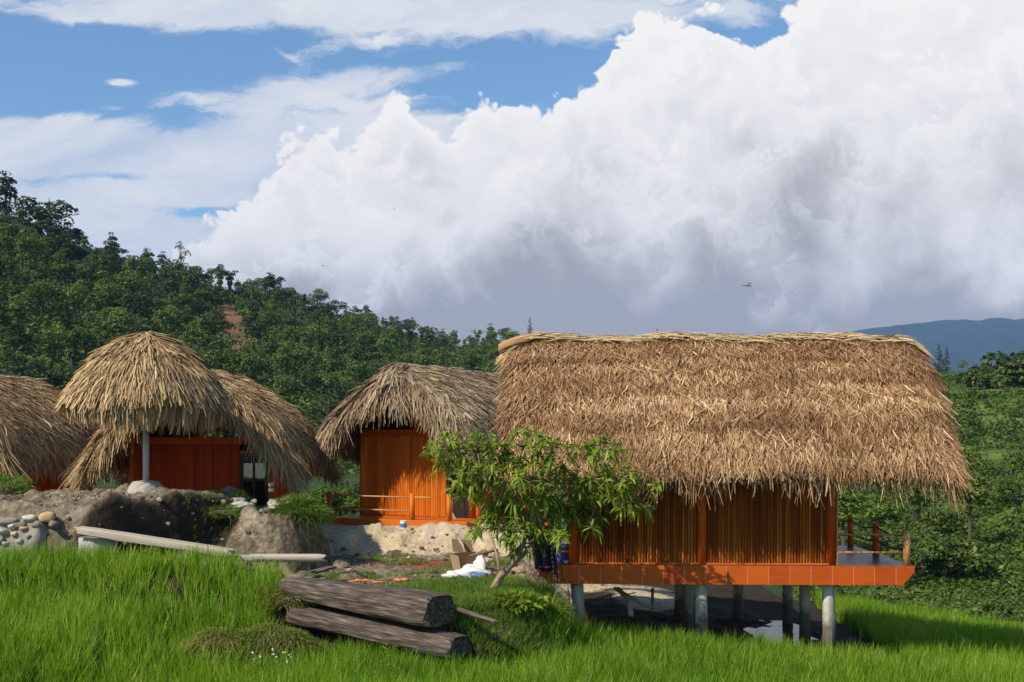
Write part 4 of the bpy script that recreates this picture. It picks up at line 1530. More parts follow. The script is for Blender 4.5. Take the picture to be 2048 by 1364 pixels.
bd = cloth('body', -.16, .20, -.10, .22, .10, -.78, 0, M['black_cloth'], jk, 2, .05, 2)
cloth('trim', -.10, .22, -.10, .22, -.66, -.70, -.022, M['pink_trim'], jk, 2, .05, 2)
cloth('trim', -.165, -.10, -.12, -.04, -.33, -.70, -.055, M['pink_trim'], jk, .5, .01, 2, 4, 14, .01)
sl = cloth('sleeve', -.24, -.13, -.10, .00, .06, -.86, -.05, M['black_cloth'], jk, 1, .03, 1, 8, 20, .05)
cloth('cuff', -.105, -.005, -.10, .00, -.72, -.86, -.105, M['pink_trim'], jk, 1, .02, 1, 6, 6, .03)
sl = cloth('sleeve', .17, .27, .22, .33, .06, -.98, -.05, M['black_cloth'], jk, 1, .03, 4, 8, 20, .05)
cloth('cuff', .21, .30, .22, .315, -.82, -.98, -.105, M['pink_trim'], jk, 1, .02, 4, 6, 6, .03)
for k in range(7):
    b = MB()
    b.cur = random.uniform(.6, 1)
    lump(b, (.19 + .008 * k, -.115, -.25 - .085 * k), (.014, .006, .022), k, 8, .1)
    b.build('bead', M['pink_trim'], jk)
b = MB()
pts = [onhut(-3.10 + .02 * k + .012 * math.sin(k * 1.7), -2.315 - .01 * (k > 2), .02 - .078 * k) for k in range(9)]
o0 = pts[0]
b.tube([onhut(-3.13, -2.2, .012) - o0, onhut(-3.11, -2.33, .018) - o0] + [p_ - o0 for p_ in pts[1:]], .009, 6)
tag(b.build('cord', M['yellow_cord'], None, smooth=True, loc=o0), 'thin yellow cord hanging down over the orange tiled edge', 'cord')

# rubbish in the yard
c = W(936, 1112, 25.6)
gz_ = float(ground(c.x, c.y))
bx = tag(empty('cardboard_box', (c.x, c.y, gz_ + .03), .5), 'torn brown cardboard box gaping open in the yard', 'box')
for nm, a, c_, rot in (('panel', (-.26, -.2, 0), (.26, .2, .012), (0, 0, 0)), ('panel', (-.26, .2, 0), (.26, .212, .38), (.15, 0, 0)), ('panel', (-.262, -.2, 0), (-.25, .2, .34), (0, -.2, 0)), ('flap', (-.26, .2, .37), (.22, .212, .66), (-.45, .1, 0)), ('flap', (.25, -.2, .0), (.262, .2, .30), (0, .55, 0))):
    b = MB()
    b.cur = random.random()
    b.box(a, c_)
    me = b.mesh(nm)
    piv = Vector(((a[0] + c_[0]) / 2, (a[1] + c_[1]) / 2, a[2]))
    from mathutils import Euler
    me.transform(Matrix.Translation(piv) @ Euler(rot).to_matrix().to_4x4() @ Matrix.Translation(-piv))
    link(nm, me, M['cardboard'], bx)
c = W(938, 1135, 24.4)
b = MB()
vs = []
lump(b, (.05, 0, .10), (.34, .24, .14), 21, 26, .42)
lump(b, (.22, .05, .24), (.14, .12, .15), 22, 20, .5)
lump(b, (-.30, -.05, .04), (.20, .15, .08), 23, 20, .5)
sk = b.build('sack', M['white_cloth'], None, smooth=True, loc=(c.x, c.y, float(ground(c.x, c.y)) + .0))
tag(sk, 'crumpled white plastic sack lying before the torn cardboard box', 'sack')
b = MB()
lump(b, (.20, -.20, .07), (.17, .06, .06), 25, 10, .25)
b.build('blue_patch', M['blue_paint'], sk, smooth=True)
for k, (a_, c_, r_, lab) in enumerate((((1000, 1145, 24.6), (984, 1075, 25.0), .028, 'upright weathered stake stuck in the yard beside the box'),
                                     ((940, 1112, 25.2), (996, 1100, 25.0), .035, 'short rough stick lying across the top of the sack'),
                                     ((918, 1078, 25.8), (930, 1104, 25.5), .030, 'pale lath poking up behind the torn cardboard box'))):
    A_, B_ = W(*a_), W(*c_)
    b = MB()
    b.cur = random.random()
    b.tube([Vector((0, 0, 0)), (B_ - A_) * .5 + Vector((.015, 0, .01)), B_ - A_], [r_, r_ * .95, r_ * .8], 7, .1)
    tag(b.build('stick', M['bark' if k < 2 else 'plank'], None, smooth=True, loc=A_), lab, 'stick')
for k, (x, y, D, lab) in enumerate(((735, 1158, 23.2, 'longer orange plastic strip crumpled on the ground behind the great timber'), (800, 1156, 23.3, 'orange plastic rag bunched up in the yard nearer the bush'), (1036, 1094, 26.5, 'flat orange plastic sheet behind the trunks of the leafy tree'))):
    c = W(x, y, D)
    b = MB()
    for j in range(6 if k == 0 else 3):
        lump(b, ((j - 2.5) * .11 if k == 0 else random.uniform(-.12, .12), random.uniform(-.04, .04), .03 + .02 * math.sin(j)), (.10, .07, .018 if k != 1 else .03), 70 + j + 9 * k, 9, .5)
    tag(b.build('orange_plastic', M['orange_plastic'], None, smooth=True, loc=(c.x, c.y, float(ground(c.x, c.y)) + .04)), lab, 'plastic scrap')
c = W(862, 1191, 20.6)
b = MB()
vs, fs = [], []
for i in range(9):
    for j in range(7):
        vs.append(((i - 4) * .055, (j - 3) * .07, .03 * math.sin(i * .9) * math.cos(j * .8) + .02 * random.random()))
for i in range(8):
    for j in range(6):
        k = i * 7 + j
        fs.append((k, k + 7, k + 8, k + 1))
b.add(vs, fs)
o = b.build('plastic_sheet', M['green_plastic'], None, smooth=True, loc=(c.x, c.y, c.z))
sm = o.modifiers.new('s', 'SOLIDIFY')
sm.thickness = .006
tag(o, 'pale green plastic sheet lying on top of the great timber', 'plastic sheet')
# poles lying under the hut
for k, (a_, c_, r_, lab) in enumerate((((1236, 1178, 25.0), (1262, 1232, 24.2), .055, 'bent pale bamboo cane leaning under the stilt hut beside the left stilt'), ((1228, 1176, 25.4), (1300, 1216, 25.0), .04, 'straight pale bamboo cane slanting down to the sand under the stilt hut'), ((1305, 1176, 24.6), (1305, 1220, 24.6), .03, 'thin dark prop standing under the middle of the stilt hut'))):
    A_, B_ = W(*a_), W(*c_)
    b = MB()
    b.cur = .8
    b.tube([Vector((0, 0, 0)), (B_ - A_) * .55 + Vector((.09 if k == 0 else 0, 0, .06 if k == 0 else 0)), B_ - A_], r_, 8)
    tag(b.build('cane', M['plank' if k < 2 else 'log'], None, smooth=True, loc=A_), lab, 'cane')
c = W(1722, 1235, 23.6)
b = MB()
b.tube([(0, 0, 0), (-.02, 0, .28), (-.01, 0, .62)], [.018, .016, .012], 6)
tag(b.build('stake', M['bark'], None, loc=(c.x, c.y, float(ground(c.x, c.y)))), 'thin bare stake in the paddy right of the last stilt', 'stake')

# ------------------------------------------------------------------ dragonflies in the air
def dragonfly(loc, s, lab):
    r_ = tag(empty('dragonfly', loc, .25), lab, 'dragonfly', 'dragonflies over the huts')
    r_.scale = (s, s, s)
    b = MB()
    b.tube([(-.042, 0, .002), (-.02, 0, .003), (0, 0, .003), (.010, 0, .002), (.018, 0, 0)], [.0016, .002, .0042, .0042, .0026], 8)
    bo = b.build('body', M['dragon'], r_, smooth=True)
    b = MB()
    lump(b, (.021, 0, 0), (.005, .0055, .0045), 5, 10, .03)
    b.build('head', M['dragon'], r_, smooth=True)
    for sx, ang in ((.006, .25), (-.004, -.15)):
        for sy in (-1, 1):
            b = MB()
            pts = []
            for q in np.linspace(0, 1, 9):
                pts.append((sx + .011 * math.sin(math.pi * min(1, q * 1.1 + .05)) + ang * .02 * q, sy * (.004 + .044 * q), .004 + .018 * q))
            for q in np.linspace(1, 0, 9):
                pts.append((sx - .004 * math.sin(math.pi * q) + ang * .02 * q, sy * (.004 + .044 * q), .004 + .018 * q))
            b.add(pts, [tuple(range(len(pts)))])
            w_ = b.build('wing', M['wing'], r_)
    return r_


m, t = material('wing')
tr = t.n('ShaderNodeBsdfTransparent')
df = t.n('ShaderNodeBsdfDiffuse')
df.inputs[0].default_value = (.35, .33, .28, 1)
mx = t.n('ShaderNodeMixShader')
mx.inputs[0].default_value = .45
t.link(tr.outputs[0], mx.inputs[1])
t.link(df.outputs[0], mx.inputs[2])
out(t, mx.outputs[0])
M['wing'] = m
dragonfly(W(1495, 572, 8.0), 1.0, 'dragonfly hovering above the roof of the stilt hut')
dragonfly(W(788, 419, 26.0), .9, 'tiny dragonfly high against the white cloud')
dragonfly(W(646, 532, 24.0), .9, 'tiny dragonfly low over the wooded ridge')

# ------------------------------------------------------------------ leafy tree in front of the stilt hut
TD = 21.5
tree = tag(empty('leafy_tree', (0, 0, 0)), 'small mango like tree with a leaning forked trunk before the stilt hut', 'tree')
base_ = W(985, 1182, TD)
tree.location = (base_.x, base_.y, float(ground(base_.x, base_.y)) - .05)
TL = Vector(tree.location)


def tp(px_, py_, dd=0.0):
    return W(px_, py_, TD + dd) - TL


b = MB()
b.cur = .55
b.tube([tp(972, 1205), tp(986, 1180), tp(1003, 1150, .05), tp(1030, 1120, .05), tp(1046, 1088), tp(1056, 1055), tp(1068, 1010), tp(1078, 960)], [.085, .075, .068, .060, .055, .048, .036, .022], 10, .12)
b.tube([tp(1012, 1142, .05), tp(1045, 1112, .1), tp(1066, 1085, .15), tp(1084, 1050, .2), tp(1110, 1010, .2), tp(1150, 970, .2)], [.045, .04, .034, .028, .022, .014], 9, .12)
b.tube([tp(1022, 1130, .1), tp(1024, 1090, .2), tp(1022, 1060, .25), tp(1008, 1020, .3), tp(985, 975, .3), tp(950, 930, .35)], [.045, .042, .038, .032, .026, .015], 9, .12)
b.tube([tp(1020, 1056, .25), tp(1034, 1020, .4), tp(1040, 960, .4)], [.03, .026, .016], 8, .1)
nodes = [tp(1056, 1055), tp(1068, 1010), tp(1078, 960), tp(1084, 1050, .2), tp(1110, 1010, .2), tp(1150, 970, .2), tp(1008, 1020, .3), tp(985, 975, .3), tp(950, 930, .35), tp(1034, 1020, .4), tp(1040, 960, .4)]
CL = [(900, 900, 46), (880, 885, 26), (955, 905, 50), (1000, 890, 34), (1050, 895, 46), (1105, 905, 42), (1160, 900, 26), (1205, 900, 34), (1235, 905, 22), (925, 950, 38), (985, 960, 58), (1055, 965, 62), (1125, 965, 56), (1185, 960, 46), (1240, 965, 38), (1010, 1020, 46), (1075, 1028, 52), (1135, 1020, 44), (1195, 1008, 38), (1250, 1000, 30), (1285, 1005, 22), (1310, 975, 15), (975, 1045, 24), (1040, 1060, 26), (1110, 1060, 22), (950, 1062, 22), (1000, 1064, 28), (1060, 1086, 26), (1120, 1072, 26), (1180, 1046, 28), (1030, 1100, 16), (940, 985, 22), (990, 1015, 24), (870, 925, 20), (1270, 950, 20)]
R = np.random.RandomState(14)
P_, D_, S_, L_, T_ = [], [], [], [], []
for (cx, cy, rr) in CL:
    nb = max(4, int(rr * rr / 84))
    ddep = R.uniform(-.55, .25)
    cc = tp(cx, cy, ddep)
    near_ = min(nodes, key=lambda q: (q - cc).length)
    mid = near_.lerp(cc, .55) + Vector((0, 0, .06))
    b.tube([near_, mid, cc], [.018, .013, .009], 6)
    nodes.append(cc)
    for k in range(nb):
        ang, q = R.uniform(0, 6.28), math.sqrt(R.rand())
        tip = tp(cx + rr * q * math.cos(ang), cy + rr * q * math.sin(ang) * .9, ddep + R.normal(0, .28))
        b.tube([cc, cc.lerp(tip, .5) + Vector((0, 0, .03)), tip], [.008, .006, .004], 4)
        od = (tip - cc)
        od = (od.normalized() if od.length > 1e-3 else Vector((0, 0, 1))) * .8 + Vector((0, 0, .55))
        od = np.array(od.normalized())
        nl = R.randint(8, 15)
        tb_ = R.uniform(.25, .75)
        yl = 1.0 if (cx > 1240 and cy > 960 and R.rand() < .75) else 0.0
        for j in range(nl):
            v = R.normal(0, 1, 3)
            v -= od * v.dot(od)
            v /= np.linalg.norm(v) + 1e-9
            d_ = od * R.uniform(-.05, .9) + v
            d_ /= np.linalg.norm(d_)
            P_.append(np.array(tip) - od * R.uniform(0, .09))
            D_.append(d_)
            sv = np.cross(d_, [0, 0, 1.0]) + R.normal(0, .35, 3)
            S_.append(sv / (np.linalg.norm(sv) + 1e-9))
            L_.append(R.uniform(.12, .24))
            T_.append(min(1, max(0, tb_ + R.normal(0, .15) + .45 * yl)))
P_, D_, S_, L_, T_ = map(np.array, (P_, D_, S_, L_, T_))
b.build('trunk', M['bark'], tree, smooth=True)
v_, q_, t_ = blades(P_, D_, S_, L_, .042 * R.uniform(.8, 1.25, len(P_)), [.25, .9, 1.0, .7, .08], np.tile(np.array([0, 0, -.48]), (len(P_), 1)) * R.uniform(.5, 1.4, len(P_))[:, None], T_)
link('crown', qmesh('crown', v_, q_, {'tint': ('FACE', t_)}), M['mango'], tree)


# ------------------------------------------------------------------ grasses
def grass(name, X, Y, mat_, per, hgt, wid, lean, label, cat, tint_fn=None, seed=1, z=None, flop=.25):
    R = np.random.RandomState(seed)
    n = len(X)
    z = ground(X, Y) if z is None else z
    hs = 1 + .28 * vnoise(X * .7, Y * .7, seed)
    cx, cy = np.repeat(X, per), np.repeat(Y, per)
    N = n * per
    th = R.uniform(0, 6.283, N)
    rad_ = np.abs(R.normal(0, 1, N)) * lean
    p = np.stack([cx + .045 * np.cos(th) * R.rand(N), cy + .045 * np.sin(th) * R.rand(N), np.repeat(z, per) - .04], -1)
    d = unit(np.stack([rad_ * np.cos(th) + .05, rad_ * np.sin(th), np.ones(N)], -1))
    a2 = R.uniform(0, 6.283, N)
    side = unit(np.stack([np.cos(a2), np.sin(a2), 0 * a2], -1))
    L = hgt * np.repeat(hs, per) * R.uniform(.6, 1.12, N)
    bend = np.stack([np.cos(th), np.sin(th), -.45 + 0 * th], -1) * (flop * R.uniform(.2, 1.6, N))[:, None]
    base_t = .48 + .40 * vnoise(X * .55, Y * .55, seed + 1) + .30 * vnoise(X * 2.3, Y * 2.3, seed + 2)
    if tint_fn is not None:
        base_t = base_t + tint_fn(X, Y)
    t_ = np.clip(np.repeat(base_t, per) + R.normal(0, .17, N), 0, 1)
    t_ = np.where(R.rand(N) < .035, 1.0, np.minimum(t_, .9))
    v_, q_, t_ = blades(p, d, side, L, wid * R.uniform(.7, 1.3, N), [.8, 1.0, .75, .08], bend, t_)
    o = link(name, qmesh(name, v_, q_, {'tint': ('FACE', t_)}), mat_)
    tag(o, label, cat, kind='stuff')
    return o


R = np.random.RandomState(2)
n = 30000
Y = 13.6 + 22 * R.rand(n) ** 1.25
X = (R.rand(n) - .5) * 2 * (Y * .50 + 1.2)


def rice_mask(X, Y):
    left = (X < -4.25 + .15 * np.sin(Y * 3)) & (Y < 22.25 + .15 * np.sin(X * 2))
    notch = (((X + 4.2) / .85) ** 2 + ((Y - 19.3) / .6) ** 2) < 1
    front_ = (Y < bank_edge(X) - .38 + .10 * np.sin(X * 4))
    rightf = (X > .75 + .2 * np.sin(Y * 3)) & (Y < 22.80 + .16 * np.sin(X * 3))
    rightb = (X > 7.45 + .10 * (Y - 22)) & (Y < 34.5 - .10 * (X - 7.5))
    return (left | front_ | rightf | rightb) & ~notch


k = rice_mask(X, Y) & (R.rand(n) < np.where(Y > 23, .85, 1.0))
grass('rice', X[k], Y[k], M['rice'], 14, .62, .0155, .16, 'bright green young rice filling the terraced paddies', 'rice', seed=5, flop=.16)

n = 1700
X = R.uniform(-7.0, -4.2, n)
Y = R.uniform(25.3, 28.6, n)
k = (fbm(X / .8, Y / .8, 33, 3) + R.normal(0, .08, n) > .0) & (ground(X, Y) > .15)
grass('bank_weeds', X[k], Y[k], M['meadow'], 8, .15, .012, .5, 'thin weeds growing over the cut bank beside the mound', 'grass', seed=14)

# short green grass on the bank by the tree, sparse grass in the yard
n = 5200
X = R.uniform(-2.4, .9, n)
Y = R.uniform(19.6, 23.2, n)
k = (fbm(X * 1.1, Y * 1.1, 8, 3) + .25 - .35 * S(22.2, 23.4, Y) - .5 * S(-1.6, -2.6, X) - .0 > -.12) & (Y > bank_edge(X) - .3)
grass('bank_grass', X[k], Y[k], M['meadow'], 9, .26, .012, .35, 'short light green grass on the bank round the leafy tree', 'grass', seed=9)
n = 2600
X = R.uniform(-4.2, .2, n)
Y = R.uniform(22.5, 29.2, n)
k = fbm(X / 1.3, Y / 1.3, 21, 3) + R.normal(0, .06, n) > .10
grass('yard_grass', X[k], Y[k], M['meadow'], 7, .16, .013, .5, 'thin yellowish grass scattered over the bare yard', 'grass', seed=12)


def tuss(name, px_, py_, D, size, n, mat_, label, cat, hgt=.28, wid=.014, seed=3, lift=.35, drop=.55, core='soil', per=1, z0=None, kind=None, flop=.5):
    """mound of weeds: blades over a half ellipsoid of earth"""
    R = np.random.RandomState(seed)
    c = W(px_, py_, D)
    z = max(c.z, float(ground(c.x, c.y)) - size[2] * .1) if z0 is None else z0
    z = min(z, float(ground(c.x, c.y)) + size[2] * lift)
    r_ = empty(name, (c.x, c.y, z))
    tag(r_, label, cat, kind=kind)
    th = R.uniform(0, 6.283, n)
    ph = np.arccos(R.uniform(-.45, 1, n))
    nn = np.stack([np.sin(ph) * np.cos(th), np.sin(ph) * np.sin(th), np.cos(ph)], -1)
    wob = 1 + .55 * vnoise(th * 1.2, ph * 2, seed)
    p = nn * np.array(size) * wob[:, None]
    d = unit(nn * .8 + np.array([0, 0, .55]) + R.normal(0, .35, (n, 3)))
    side = unit(np.cross(d, R.normal(0, 1, (n, 3))))
    t_ = np.clip(.42 + .5 * vnoise(th * 1.6, ph * 2.4, seed + 2) + R.normal(0, .17, n), 0, 1)
    v_, q_, t_ = blades(p, d, side, hgt * R.uniform(.5, 1.2, n), wid * R.uniform(.7, 1.4, n), [.8, 1, .7, .08], np.tile(np.array([0, 0, -flop]), (n, 1)), t_)
    link('blades' if wid < .03 else 'leaves', qmesh('tuft', v_, q_, {'tint': ('FACE', t_)}), mat_, r_)
    b = MB()
    lump(b, (0, 0, -size[2] * (.15 + .42 * (lift - .35))), (size[0] * .82, size[1] * .82, size[2] * (.80 + .45 * (lift - .35))), seed, 20, .10)
    b.build('earth', M[core], r_, smooth=True)
    return r_


tuss('grass_tussock', 545, 1232, 19.4, (.55, .42, .26), 3600, M['tussock'], 'mossy grass tussock overhanging the dark hollow left of the lower timber', 'tussock', .27, .012, 3, 2.0, flop=.9)
tuss('grass_tussock', 440, 1248, 19.2, (.42, .36, .20), 2400, M['tussock'], 'smaller yellow green tussock at the left end of the dark hollow', 'tussock', .27, .012, 7, 1.8, flop=.9)
tuss('grass_tussock', 575, 1160, 21.2, (.50, .35, .20), 1800, M['tussock'], 'sparse grass tussock at the upper end of the great timber', 'tussock', .22, .012, 9)
tuss('grass_clump', 598, 1046, 26.6, (.52, .5, .30), 3600, M['meadow'], 'bright green grass clump on the right edge of the cut bank', 'grass clump', .30, .014, 13)
tuss('grass_clump', 440, 1046, 26.0, (.45, .4, .14), 900, M['meadow'], 'yellow green grass patch on the slope of the cut bank', 'grass clump', .18, .012, 15)
tuss('weed_clump', 262, 1078, 22.75, (.30, .25, .16), 260, M['mango'], 'leafy weeds growing under the long pale plank', 'weeds', .14, .04, 17)
tuss('weed_clump', 1030, 1205, 20.3, (.46, .32, .16), 600, M['mango'], 'leafy weeds round the foot of the leafy tree', 'weeds', .19, .045, 19, lift=.05)
tuss('weed_clump', 1085, 1192, 21.0, (.40, .35, .14), 1100, M['tussock'], 'dry grassy weeds between the leafy tree and the first stilt', 'weeds', .34, .012, 23)
tuss('weed_clump', 110, 1080, 22.9, (.34, .25, .15), 900, M['tussock'], 'weedy earth clod at the right end of the cobble wall', 'weeds', .12, .014, 29)
tuss('grass_clump', 8, 985, 27.5, (.5, .5, .35), 1400, M['meadow'], 'green grass clump at the left edge before the cut off hut', 'grass clump', .36, .016, 31)

# a few weeds standing in the rice
for (px_, py_, D, nst, hh, fl, lab) in ((552, 1300, 18.2, 9, .62, True, 'weed with small white flowers in the rice below the tussocks'), (770, 1312, 18.0, 7, .74, False, 'tall green weed standing in the rice below the lower timber')):
    R = np.random.RandomState(int(px_))
    c = W(px_, py_, D)
    g = float(ground(c.x, c.y))
    r_ = tag(empty('paddy_weed', (c.x, c.y, g)), lab, 'weed')
    P_, D_, S_ = [], [], []
    b = MB()
    f = MB()
    for k in range(nst):
        x0, y0 = R.uniform(-.28, .28), R.uniform(-.15, .15)
        h = hh * R.uniform(.8, 1.2)
        tip = Vector((x0 + R.uniform(-.08, .08), y0 + R.uniform(-.06, .06), h))
        b.tube([(x0, y0, 0), ((x0 + tip.x) / 2 + .01, y0, h * .5), tip], [.006, .005, .003], 5)
        for j in range(12):
            q = R.uniform(.35, 1)
            a = R.uniform(0, 6.28)
            P_.append([x0 + (tip.x - x0) * q, y0 + (tip.y - y0) * q, h * q])
            D_.append([math.cos(a), math.sin(a), .5])
            S_.append([-math.sin(a), math.cos(a), 0])
        if fl:
            for j in range(2):
                lump(f, (tip.x + R.uniform(-.03, .03), tip.y + R.uniform(-.03, .03), h + R.uniform(-.02, .03)), (.016, .016, .010), k * 3 + j, 7, .2)
    b.build('stems', M['tussock'], r_)
    n = len(P_)
    v_, q_, t_ = blades(np.array(P_), unit(np.array(D_)), np.array(S_), .11 * R.uniform(.6, 1.3, n), .032 * np.ones(n), [.3, 1, .8, .08], np.tile(np.array([0, 0, -.3]), (n, 1)))
    link('leaves', qmesh('weed_leaves', v_, q_, {'tint': ('FACE', t_)}), M['mango'], r_)
    if fl:
        f.build('flowers', M['white_paint'], r_)

# ------------------------------------------------------------------ trees of the hills
def leaf_cloud(R, lobes, n, size, flat=.5, shell=.72):
    """leaf sized faces through the volume of a crown made of lobes (centre, radii)"""
    vol = np.array([l[1][0] * l[1][1] + l[1][0] * l[1][2] for l in lobes])
    pick = R.choice(len(lobes), n, p=vol / vol.sum())
    Cn = np.array([l[0] for l in lobes])[pick]
    Rd = np.array([l[1] for l in lobes])[pick]
    v = unit(R.normal(0, 1, (n, 3)))
    v[:, 2] = np.where(v[:, 2] < -.35, -v[:, 2], v[:, 2])
    rr = shell + (1.06 - shell) * R.rand(n) ** .7
    lump_ = 1 + .28 * vnoise(v[:, 0] * 3 + pick * 7.1, v[:, 1] * 3 + v[:, 2] * 2.3, 4)
    p = Cn + v * Rd * (rr * lump_)[:, None]
    nn = unit(v * .55 + np.array([0, 0, flat]) + R.normal(0, .42, (n, 3)))
    a = unit(np.cross(nn, R.normal(0, 1, (n, 3))))
    c = np.cross(nn, a)
    s = size * R.uniform(.5, 1.3, n)
    q = np.stack([p - a * s[:, None], p - c * (s * .55)[:, None], p + a * s[:, None], p + c * (s * .55)[:, None]], 1)
    lt = np.clip(.40 + .30 * (R.rand(len(lobes))[pick] - .5) + R.normal(0, .16, n), 0, 1)
    return q.reshape(-1, 3), np.arange(4 * n).reshape(-1, 4), lt


def tree_proto(kind, seed):
    R = np.random.RandomState(seed)
    trunk = MB()
    lobes = []
    if kind == 'broad':
        H, rad_ = 1.0, .36
        n = 13
        for i in range(n):
            a = R.uniform(0, 6.28)
            r = rad_ * math.sqrt(R.rand())
            z = .42 + .50 * R.rand() * (1 - .45 * r / rad_)
            s = R.uniform(.11, .19)
            lobes.append(((r * math.cos(a), r * math.sin(a), z), (s, s, s * .72)))
        trunk.tube([(0, 0, -.05), (.01, 0, .25), (0.02, .01, .55), (.0, .0, .80)], [.019, .016, .011, .005], 7, .1)
        for l in lobes[:6]:
            trunk.tube([(0.01, 0, .38), tuple(np.array(l[0]) * .6 + np.array([0, 0, .15])), l[0]], [.012, .008, .004], 5)
        n, size = 1500, .030
    elif kind == 'tall':
        for i in range(10):
            z = .48 + .5 * i / 9 + R.uniform(-.03, .03)
            a = R.uniform(0, 6.28)
            w = (.19 - .13 * abs((z - .66) / .36)) * R.uniform(.7, 1.2)
            r = R.uniform(.02, .12) * (1.15 - z)
            lobes.append(((r * 1.6 * math.cos(a), r * 1.6 * math.sin(a), z), (w, w, w * .42)))
        trunk.tube([(0, 0, -.05), (.006, 0, .35), (-.005, 0, .7), (0, 0, .96)], [.020, .016, .011, .004], 7, .1)
        for l in lobes:
            trunk.tube([(0, 0, l[0][2] - .07), l[0]], [.007, .003], 4)
        n, size = 1100, .027
    elif kind == 'plume':
        for i in range(11):
            a = R.uniform(0, 6.28)
            ln = R.uniform(.14, .34)
            for k in range(4):
                s = (k + 1) / 4
                lobes.append(((ln * s * s * math.cos(a), ln * s * s * math.sin(a), .25 + .70 * s - .16 * s ** 3 - .1 * ln), (.075 - .012 * k, .075 - .012 * k, .085 - .01 * k)))
            trunk.tube([(.02 * math.cos(a), .02 * math.sin(a), -.05), (ln * .25 * math.cos(a), ln * .25 * math.sin(a), .5), (ln * .8 * math.cos(a), ln * .8 * math.sin(a), .84)], [.008, .007, .003], 5)
        n, size = 1900, .024
    elif kind == 'conifer':
        for i in range(15):
            z = .16 + .82 * i / 14
            w = .17 * (1.06 - z) ** .8 + .012
            for k in range(3):
                a = R.uniform(0, 6.28)
                lobes.append(((w * .6 * math.cos(a), w * .6 * math.sin(a), z + R.uniform(-.02, .02)), (w * .62, w * .62, .028)))
        trunk.tube([(0, 0, -.05), (0, 0, .5), (0, 0, .98)], [.018, .012, .003], 7)
        n, size = 1300, .020
    elif kind == 'bush':
        for i in range(11):
            a = R.uniform(0, 6.28)
            r = .42 * math.sqrt(R.rand())
            s = R.uniform(.14, .24)
            lobes.append(((r * math.cos(a), r * math.sin(a), .30 + .45 * R.rand() * (1 - r)), (s, s, s * .8)))
        trunk.tube([(0, 0, -.08), (.02, 0, .3), (.05, .02, .6)], [.03, .02, .008], 6)
        n, size = 1100, .050
    elif kind == 'bare':
        for i in range(12):
            a = R.uniform(0, 6.28)
            r = R.uniform(.05, .26)
            lobes.append(((r * math.cos(a), r * math.sin(a), .5 + .48 * R.rand()), (.09, .09, .07)))
        trunk.tube([(0, 0, -.05), (.01, 0, .4), (0, 0, .95)], [.022, .017, .004], 7, .1)
        for l in lobes:
            trunk.tube([(0, 0, .40 + .3 * R.rand()), l[0]], [.009, .003], 5)
        n, size = 480, .024
    v_, q_, t_ = leaf_cloud(R, lobes, n, size)
    return trunk.mesh(kind + '_trunk'), qmesh(kind + '_crown', v_, q_, {'tint': ('FACE', t_)})


KIND = {}
for kd, k in (('broad', 4), ('tall', 3), ('plume', 3), ('conifer', 2), ('bush', 3), ('bare', 1)):
    KIND[kd] = [tree_proto(kd, 100 + 7 * i + len(kd)) for i in range(k)]
CROWN = {'broad': ['broad', 'deep', 'broad'], 'tall': ['broad', 'deep', 'bright'], 'plume': ['bright', 'broad'], 'conifer': ['deep'], 'bush': ['bright', 'broad'], 'bare': ['dry']}
MESHC = {}


def put_tree(kd, var, mt, x, y, h, w, name, label, cat, group, rz=0.0, z=None, tex='pale_bark'):
    key = (kd, var, mt)
    tm, cm = KIND[kd][var]
    if key not in MESHC:
        c2 = cm.copy()
        c2.materials.clear()
        c2.materials.append(M[mt])
        MESHC[key] = c2
        if not tm.materials:
            tm.materials.append(M[tex])
    z = float(ground(x, y)) if z is None else z
    r_ = empty(name, (x, y, z - .1), rz)
    r_.scale = (h * w, h * w, h)
    tag(r_, label, cat, group)
    for nm, me in (('trunk', tm), ('crown', MESHC[key])):
        o = bpy.data.objects.new(nm, me)
        o.parent = r_
        COL.objects.link(o)
    return r_


def hill_at(px_, t_):
    rd, bd = np.interp(px_, RPX, RD), np.interp(px_, RPX, BD)
    y = bd + (rd - bd) * t_
    return px_u(px_) * y, y


NAMES = {'broad': 'broadleaf_tree', 'tall': 'slender_tree', 'plume': 'bamboo_clump', 'conifer': 'conifer_tree', 'bush': 'shrub', 'bare': 'bare_tree'}
R = np.random.RandomState(8)
